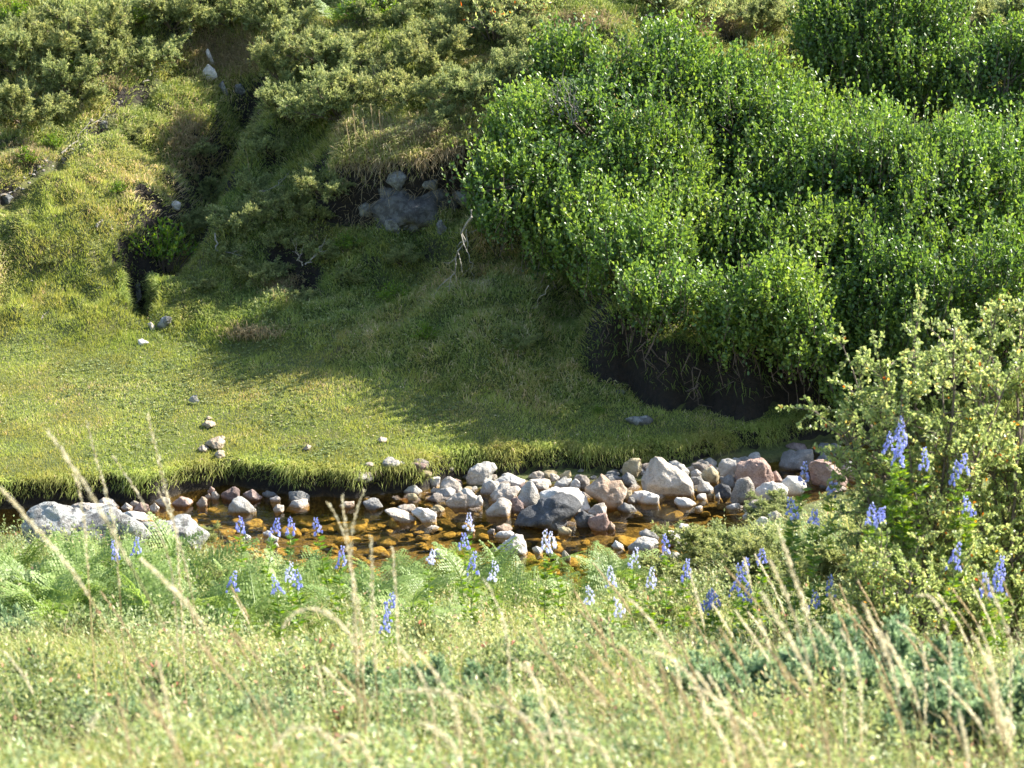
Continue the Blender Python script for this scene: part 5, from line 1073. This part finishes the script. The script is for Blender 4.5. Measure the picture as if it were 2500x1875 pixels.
for i, (u, v, y, lab) in enumerate([
 (592, 1282, 16.4, 'blue monkshood spike before the large rounded grey stone'), (632, 1290, 16.3, 'small blue monkshood spike between two taller ones at left'), (706, 1292, 16.2, 'blue monkshood spike left of the yellow grass heads'),
 (800, 1277, 16.4, 'blue monkshood spike standing against the left pool water'), (822, 1362, 15.8, 'blue monkshood spike low in the ferns left of centre'), (292, 1345, 16.2, 'blue monkshood spike before the lichen boulder, left one'),
 (320, 1340, 16.2, 'blue monkshood spike before the lichen boulder, right one'), (1136, 1378, 15.9, 'blue monkshood spike under the long smooth grey stone'), 
 (1126, 1322, 16.2, 'slim violet monkshood bud spike over the centre pool'), (1632, 1345, 16.0, 'blue monkshood spike in front of the flat mossy stone'),
 (1672, 1395, 15.8, 'blue monkshood spike at the left foot of the juniper'), (1800, 1372, 15.4, 'blue monkshood spike before the juniper right of pool, left'), (1848, 1362, 15.4, 'tallest blue monkshood spike before the juniper right of pool'),
 (1835, 1400, 15.3, 'blue monkshood spike just below the tallest one'), (1745, 1460, 14.8, 'blue monkshood spike in the lower right cluster, left one'), (1775, 1435, 14.9, 'blue monkshood spike in the lower right cluster, top one'),
 (1820, 1445, 14.8, 'blue monkshood spike right of the lower right cluster'), (1765, 1455, 14.7, 'blue monkshood spike in the lower right cluster, middle'), (1735, 1478, 14.7, 'lowest blue monkshood spike of the lower right cluster'),
 (2093, 1385, 14.6, 'blue monkshood spike left of the rose stems'), (2015, 1425, 14.5, 'blue monkshood spike below the big juniper at right'), (1998, 1455, 14.4, 'pale blue monkshood spike beside the curled grass heads'),
 (2210, 1040, 14.0, 'topmost blue monkshood spike in front of the rose shrub'), (2228, 1068, 13.9, 'blue monkshood spike right in the group before the rose shrub'), (2182, 1078, 13.9, 'blue monkshood spike left in the group before the rose shrub'),
 (2225, 1092, 13.8, 'blue monkshood spike in the middle of the rose shrub group'), (2185, 1115, 13.8, 'broad blue monkshood spike low left in the rose group'), (2232, 1120, 13.8, 'blue monkshood spike low right in the rose group'),
 (2325, 1145, 13.9, 'blue monkshood spike in the rose leaves'), (2378, 1125, 13.9, 'small blue monkshood spike high in the rose leaves'), (2420, 1420, 13.5, 'blue monkshood spike at the right edge, left of the pair'),
 (2468, 1418, 13.5, 'blue monkshood spike at the right edge, right of the pair'), (2435, 1388, 13.6, 'small blue spike above the pair at the right edge'), (2150, 1260, 14.0, 'blue monkshood spike before dark gap right of the boulders'),
 (2168, 1262, 14.0, 'blue monkshood spike next to the dark gap under the rose'), (2120, 1255, 14.1, 'small blue spike left of the dark gap under the rose'), (2345, 1240, 13.8, 'blue monkshood spike among bare rose stems'),
 (2305, 1350, 13.6, 'pale violet spike low among the rose stems'), (725, 1410, 15.2, 'blue monkshood spike deep in the ferns left of centre'), (700, 1425, 15.1, 'second blue monkshood spike deep in the ferns at left'),
 (955, 1478, 14.6, 'small blue monkshood spike at the lower edge of the ferns'), (545, 1425, 15.2, 'faint blue monkshood spike in the ferns at left'), (940, 1512, 14.3, 'tiny blue monkshood spike on the heath edge'),
]): mplace(u, v, y, lab, False, i, .98)
for i, (u, v, y, lab, ln) in enumerate([(1918, 1130, 14.4, 'leaning blue monkshood spike in front of the shaded grey boulder', .12), (1970, 1180, 14.4, 'blue flower tuft lower on the leaning stem by the bright stone', .1), (1960, 1253, 14.6, 'blue monkshood spike lying sideways over the juniper', .1), (2030, 1265, 14.5, 'pale blue spike over the juniper at right', .05)]):
    mplace(u, v, y, lab, False, i+1, 1.15, (0, -ln))
for i, (u, v, y, lab) in enumerate([(1158, 1275, 16.3, 'pale lilac monkshood spike over the centre pool'), (1365, 1330, 16.1, 'white lilac monkshood spike by the bracken frond, taller of the pair'), (1332, 1320, 16.1, 'slim white monkshood spike left of the taller white one'),
 (1475, 1400, 15.8, 'white monkshood spike before the beige stones, left'), (1545, 1360, 15.9, 'white monkshood spike over the near shore stones'), 
 (1595, 1400, 15.7, 'white monkshood spike before the pale rounded stone, left'), (1200, 1390, 15.8, 'white monkshood spike right of the centre blue cluster'),
 (1030, 1372, 15.9, 'white monkshood bud spike left of the long smooth stone'),
 (1425, 1455, 15.2, 'small white monkshood spike low below the pool'), (1525, 1475, 15.0, 'white monkshood spike on the heath edge right of centre'), (720, 1395, 15.3, 'pale monkshood spike in the ferns left of centre')]): mplace(u, v, y, lab, True, i, .95)

# ------------------------------------------------------------------ tall grass stalks
def stalk(label, pts, y, group, head=.45, r0=.0022, seed=0, hw=.012, mat=M_SEED):
    """pts in photo pixels from the foot upward; y distance"""
    r = np.random.default_rng(seed); u = np.array([p[0] for p in pts], float); v = np.array([p[1] for p in pts], float)
    yy = y+np.linspace(0, .12, len(u)); P = at_y(u, v, yy)
    zg = float(H(P[0, 0], P[0, 1]))
    if P[0, 2] > zg: P = np.concatenate([[[P[0, 0]+.02, P[0, 1], zg-.01]], P])
    s0 = np.concatenate([[0], np.cumsum(np.linalg.norm(np.diff(P, axis=0), axis=1))]); s0 /= s0[-1]; s = np.linspace(0, 1, 22)
    Q = np.stack([np.interp(s, s0, P[:, j]) for j in range(3)], 1)
    for _ in range(3): Q[1:-1] = (Q[:-2]+2*Q[1:-1]+Q[2:])/4
    c = Q[0].copy(); Q = Q-c; ln = np.linalg.norm(np.diff(Q, axis=0), axis=1).sum()
    t = thing('grass_stalk', label, 'grass stalk', c, group=group); sb, hb = MB(), MB(); tube(sb, Q, np.linspace(r0, r0*.4, len(Q)), 4, r.uniform(.2, .8))
    T = rnorm(np.gradient(Q, axis=0)); n = int(120*min(1.6, ln*head/.15)); q = 1-head*r.random(n)
    P = np.stack([np.interp(q, s, Q[:, j]) for j in range(3)], 1); D = np.stack([np.interp(q, s, T[:, j]) for j in range(3)], 1); w = np.sin((1-(1-q)/head)*2.6+.35)
    off = perp(D, r); leaves(hb, P+off*(hw*w*r.random(n))[:, None]*.5, D+off*.35, .014*r.uniform(.7, 1.4, n), .0035, r)
    link('stem', sb.mesh('stalk_stem', M_STRAW), t); link('seed_head', hb.mesh('seed_head', mat), t); return t
GS = 'tall seeding grass stalks in the foreground'
SL = [
 ('long stalk crossing the left from the bottom to the turf edge, nodding at top', [(560, 1840), (460, 1640), (330, 1400), (190, 1150), (120, 1060)], 6.6, .30),
 ('long pale stalk running beside the leftmost one to the lichen boulder', [(440, 1830), (300, 1600), (200, 1420), (90, 1290), (0, 1190)], 6.8, .3),
 ('straight tan stalk ending high over the sunny meadow at left', [(480, 1500), (440, 1330), (400, 1180), (360, 1010)], 9.0, .5),
 ('stalk with feathery head over the left bank edge', [(420, 1360), (350, 1230), (315, 1170), (278, 1115)], 9.0, .7),
 ('thin stalk tip over the left meadow', [(280, 1260), (250, 1180), (212, 1030)], 9.5, .5),
 ('short stalk with two nodding heads before the left bank', [(205, 1250), (190, 1160), (165, 1115), (150, 1090)], 9.5, .4),
 ('feathery stalk by the left end of the pool', [(430, 1270), (400, 1230), (385, 1195)], 10, .7),
 ('stalk leaning over the middle of the left foreground', [(700, 1880), (620, 1700), (500, 1530), (420, 1430), (350, 1370)], 6.6, .25),
 ('upright pale stalk forked over the pool, thick middle one', [(880, 1500), (860, 1400), (845, 1310), (835, 1210)], 8.5, .6),
 ('upright pale stalk forked over the pool, left arm', [(865, 1420), (850, 1330), (825, 1260), (802, 1228)], 8.6, .6),
 ('upright pale stalk forked over the pool, right arm', [(855, 1290), (868, 1240), (888, 1200)], 8.6, .6),
 ('pale stalk right of the forked ones over the pool', [(910, 1500), (908, 1400), (906, 1310)], 8.6, .5),
 ('pale vertical stalk before the centre left ferns', [(970, 1510), (965, 1420), (958, 1340)], 8.8, .5),
 ('arched white grass head over the ferns at left centre', [(880, 1580), (820, 1500), (760, 1470), (715, 1490), (690, 1530)], 7.5, .4),
 ('arched white head at the bottom left of centre', [(860, 1860), (800, 1790), (730, 1760), (690, 1790), (670, 1830)], 6.4, .45),
 ('drooping head right of the bottom arched one', [(800, 1870), (825, 1800), (855, 1775), (885, 1820), (910, 1870)], 6.4, .4),
 ('feathery stalk in the very centre foreground', [(1240, 1560), (1225, 1500), (1200, 1440), (1185, 1420)], 8.5, .6),
 ('long tilted feathery head right of the centre bottom', [(1400, 1830), (1370, 1740), (1310, 1660), (1262, 1615)], 7.0, .5),
 ('tilted feathery head left of the centre bottom', [(1060, 1720), (1020, 1630), (975, 1580)], 7.2, .6),
 ('feathery head crossing the centre bottom', [(1120, 1740), (1070, 1650), (1020, 1590)], 7.2, .6),
 ('horizontal nodding pale head in the lower centre', [(1180, 1780), (1150, 1710), (1090, 1680), (1020, 1690), (960, 1685)], 6.8, .5),
 ('second horizontal nodding head in the lower centre', [(1330, 1800), (1290, 1750), (1240, 1725), (1180, 1720)], 6.8, .5),
 ('low arched head at the lower centre left', [(1130, 1860), (1090, 1790), (1050, 1770), (1030, 1768)], 6.4, .5),
 ('drooping pale head at the bottom right of centre', [(1500, 1860), (1440, 1800), (1370, 1780), (1310, 1795)], 6.6, .5),
 ('broad feathery head rising to the right of centre', [(1660, 1640), (1620, 1560), (1580, 1500), (1540, 1465)], 7.8, .6),
 ('fluffy pale head right of the broad rising one', [(1720, 1700), (1680, 1640), (1640, 1600), (1575, 1590)], 7.4, .5),
 ('long stalk rising before the juniper with thick head', [(2020, 1740), (1985, 1560), (1950, 1440), (1900, 1290)], 7.6, .45),
 ('second long stalk beside the thick headed one', [(1990, 1700), (1960, 1560), (1910, 1430), (1880, 1370)], 7.6, .5),
 ('tan stalk with bent head in front of the lower right juniper', [(2060, 1850), (2000, 1700), (1940, 1580), (1860, 1450)], 7.0, .4),
 ('stalk with feathery head leaning left at lower right', [(2210, 1860), (2190, 1660), (2150, 1560), (2110, 1480)], 7.0, .4),
 ('twin of the left leaning feathery stalk at lower right', [(2260, 1850), (2240, 1700), (2190, 1600), (2120, 1510)], 7.0, .4),
 ('short stalk with narrow head in the lower right middle', [(2060, 1640), (2040, 1580), (1990, 1520)], 7.8, .7),
 ('narrow headed stalk right of the short one', [(2100, 1650), (2085, 1590), (2055, 1540)], 7.8, .7),
 ('pale head leaning left below the rose shrub', [(2260, 1590), (2240, 1550), (2195, 1520)], 8.2, .7),
 ('hooked pale head in front of the rose stems', [(2320, 1540), (2290, 1470), (2260, 1435), (2245, 1455)], 8.0, .6),
 ('thick pale stalk at the right edge before the blue flowers', [(2470, 1560), (2440, 1490), (2420, 1430), (2405, 1405)], 8.0, .7),
 ('tall feathery stalk at the right frame edge', [(2440, 1860), (2430, 1700), (2420, 1600), (2390, 1530)], 7.2, .45),
 ('feathery stalk beside the tall one at the right edge', [(2450, 1850), (2440, 1740), (2430, 1640), (2380, 1560)], 7.2, .45),
 ('drooping tan head in the lower right corner', [(2480, 1860), (2450, 1780), (2440, 1740), (2465, 1760), (2470, 1800)], 6.8, .4),
 ('thick bent pale head at the bottom right quarter', [(1800, 1800), (1770, 1720), (1730, 1690), (1690, 1680)], 7.0, .5),
 ('pale arching head above the bottom right quarter', [(1880, 1860), (1840, 1780), (1790, 1740), (1730, 1745)], 6.8, .5),
 ('white shining blade stalk at the bottom left', [(185, 1875), (210, 1800), (238, 1745)], 6.2, .1),
]
for i, (lab, pts, y, hd) in enumerate(SL): stalk(lab, pts, y, GS, hd, .0024, 900+i, .008+.003*(i % 3))
rg = np.random.default_rng(99)
for k in range(90):
    u = rg.uniform(0, 2500) if k % 2 else rg.uniform(1350, 2500); v = rg.uniform(1560, 1900); y = 12.2-(v-1500)/400*6.0+rg.normal(0, .3); y = max(y, 5.9); l = rg.uniform(110, 260); ln = rg.uniform(.15, .75)
    side = 'left third' if u < 830 else ('middle' if u < 1660 else 'right third')
    stalk(f'thin tan grass stalk with narrow head rising from the heath in the {side}', [(u, v), (u-l*ln*.35, v-l*.5), (u-l*ln, v-l)], y, GS, rg.uniform(.15, .4), .0015, 1000+k, .006, M_STRAW if k % 3 else M_SEED)
# small wild grass stalks on the hillside ledge
for k, (a, b, c, d) in enumerate([(870, 390, 862, 270), (900, 400, 885, 290), (915, 400, 905, 255), (930, 395, 925, 270), (880, 400, 805, 355), (860, 420, 845, 300), (905, 390, 870, 325), (850, 405, 800, 415), (925, 340, 935, 285), (610, 430, 595, 340), (690, 150, 670, 100), (655, 180, 652, 130)]):
    q = hitg(a, b, 20)[0]; stalk(['upright', 'tall tan', 'tallest', 'straight', 'left leaning', 'thin', 'slanting', 'nearly flat', 'short', 'lone gully', 'upper left', 'small upper left'][k]+' dry stalk on the slope by the ledge tussock', [(a, b), ((a+c)/2+2, (b+d)/2), (c, d)], q[1], 'dry grass stalks on the hillside', .15, .0045, 1200+k, .006, M_STRAW)

# thinner growth carried on past both sides of the frame
r = np.random.default_rng(555); y = r.uniform(5, 30, 260000); e = y*(1250/FPX)*1.02+.45; x = (e+r.uniform(0, 3.2, len(y)))*np.where(r.random(len(y)) < .5, -1, 1); z = H(x, y); k = z > .1; x, y, z = x[k], y[k], z[k]
mb = MB(); far_ = y > 18; blades(mb, np.stack([x, y, z], 1), np.stack([r.normal(-.1, .4, len(x)), r.normal(-.2, .35, len(x)), np.ones(len(x))], 1), np.where(far_ & (y < foot(x)), .04, .13)*r.uniform(.5, 1.4, len(x)), np.where(far_, .013, .009), r, np.clip(r.normal(.45, .22, len(x)), 0, 1), droop=.8)
tag(link('outer_grass', mb.mesh('outer_grass', M_HILL)), 'grass continuing beyond both sides of the view', 'grass', kind='stuff')
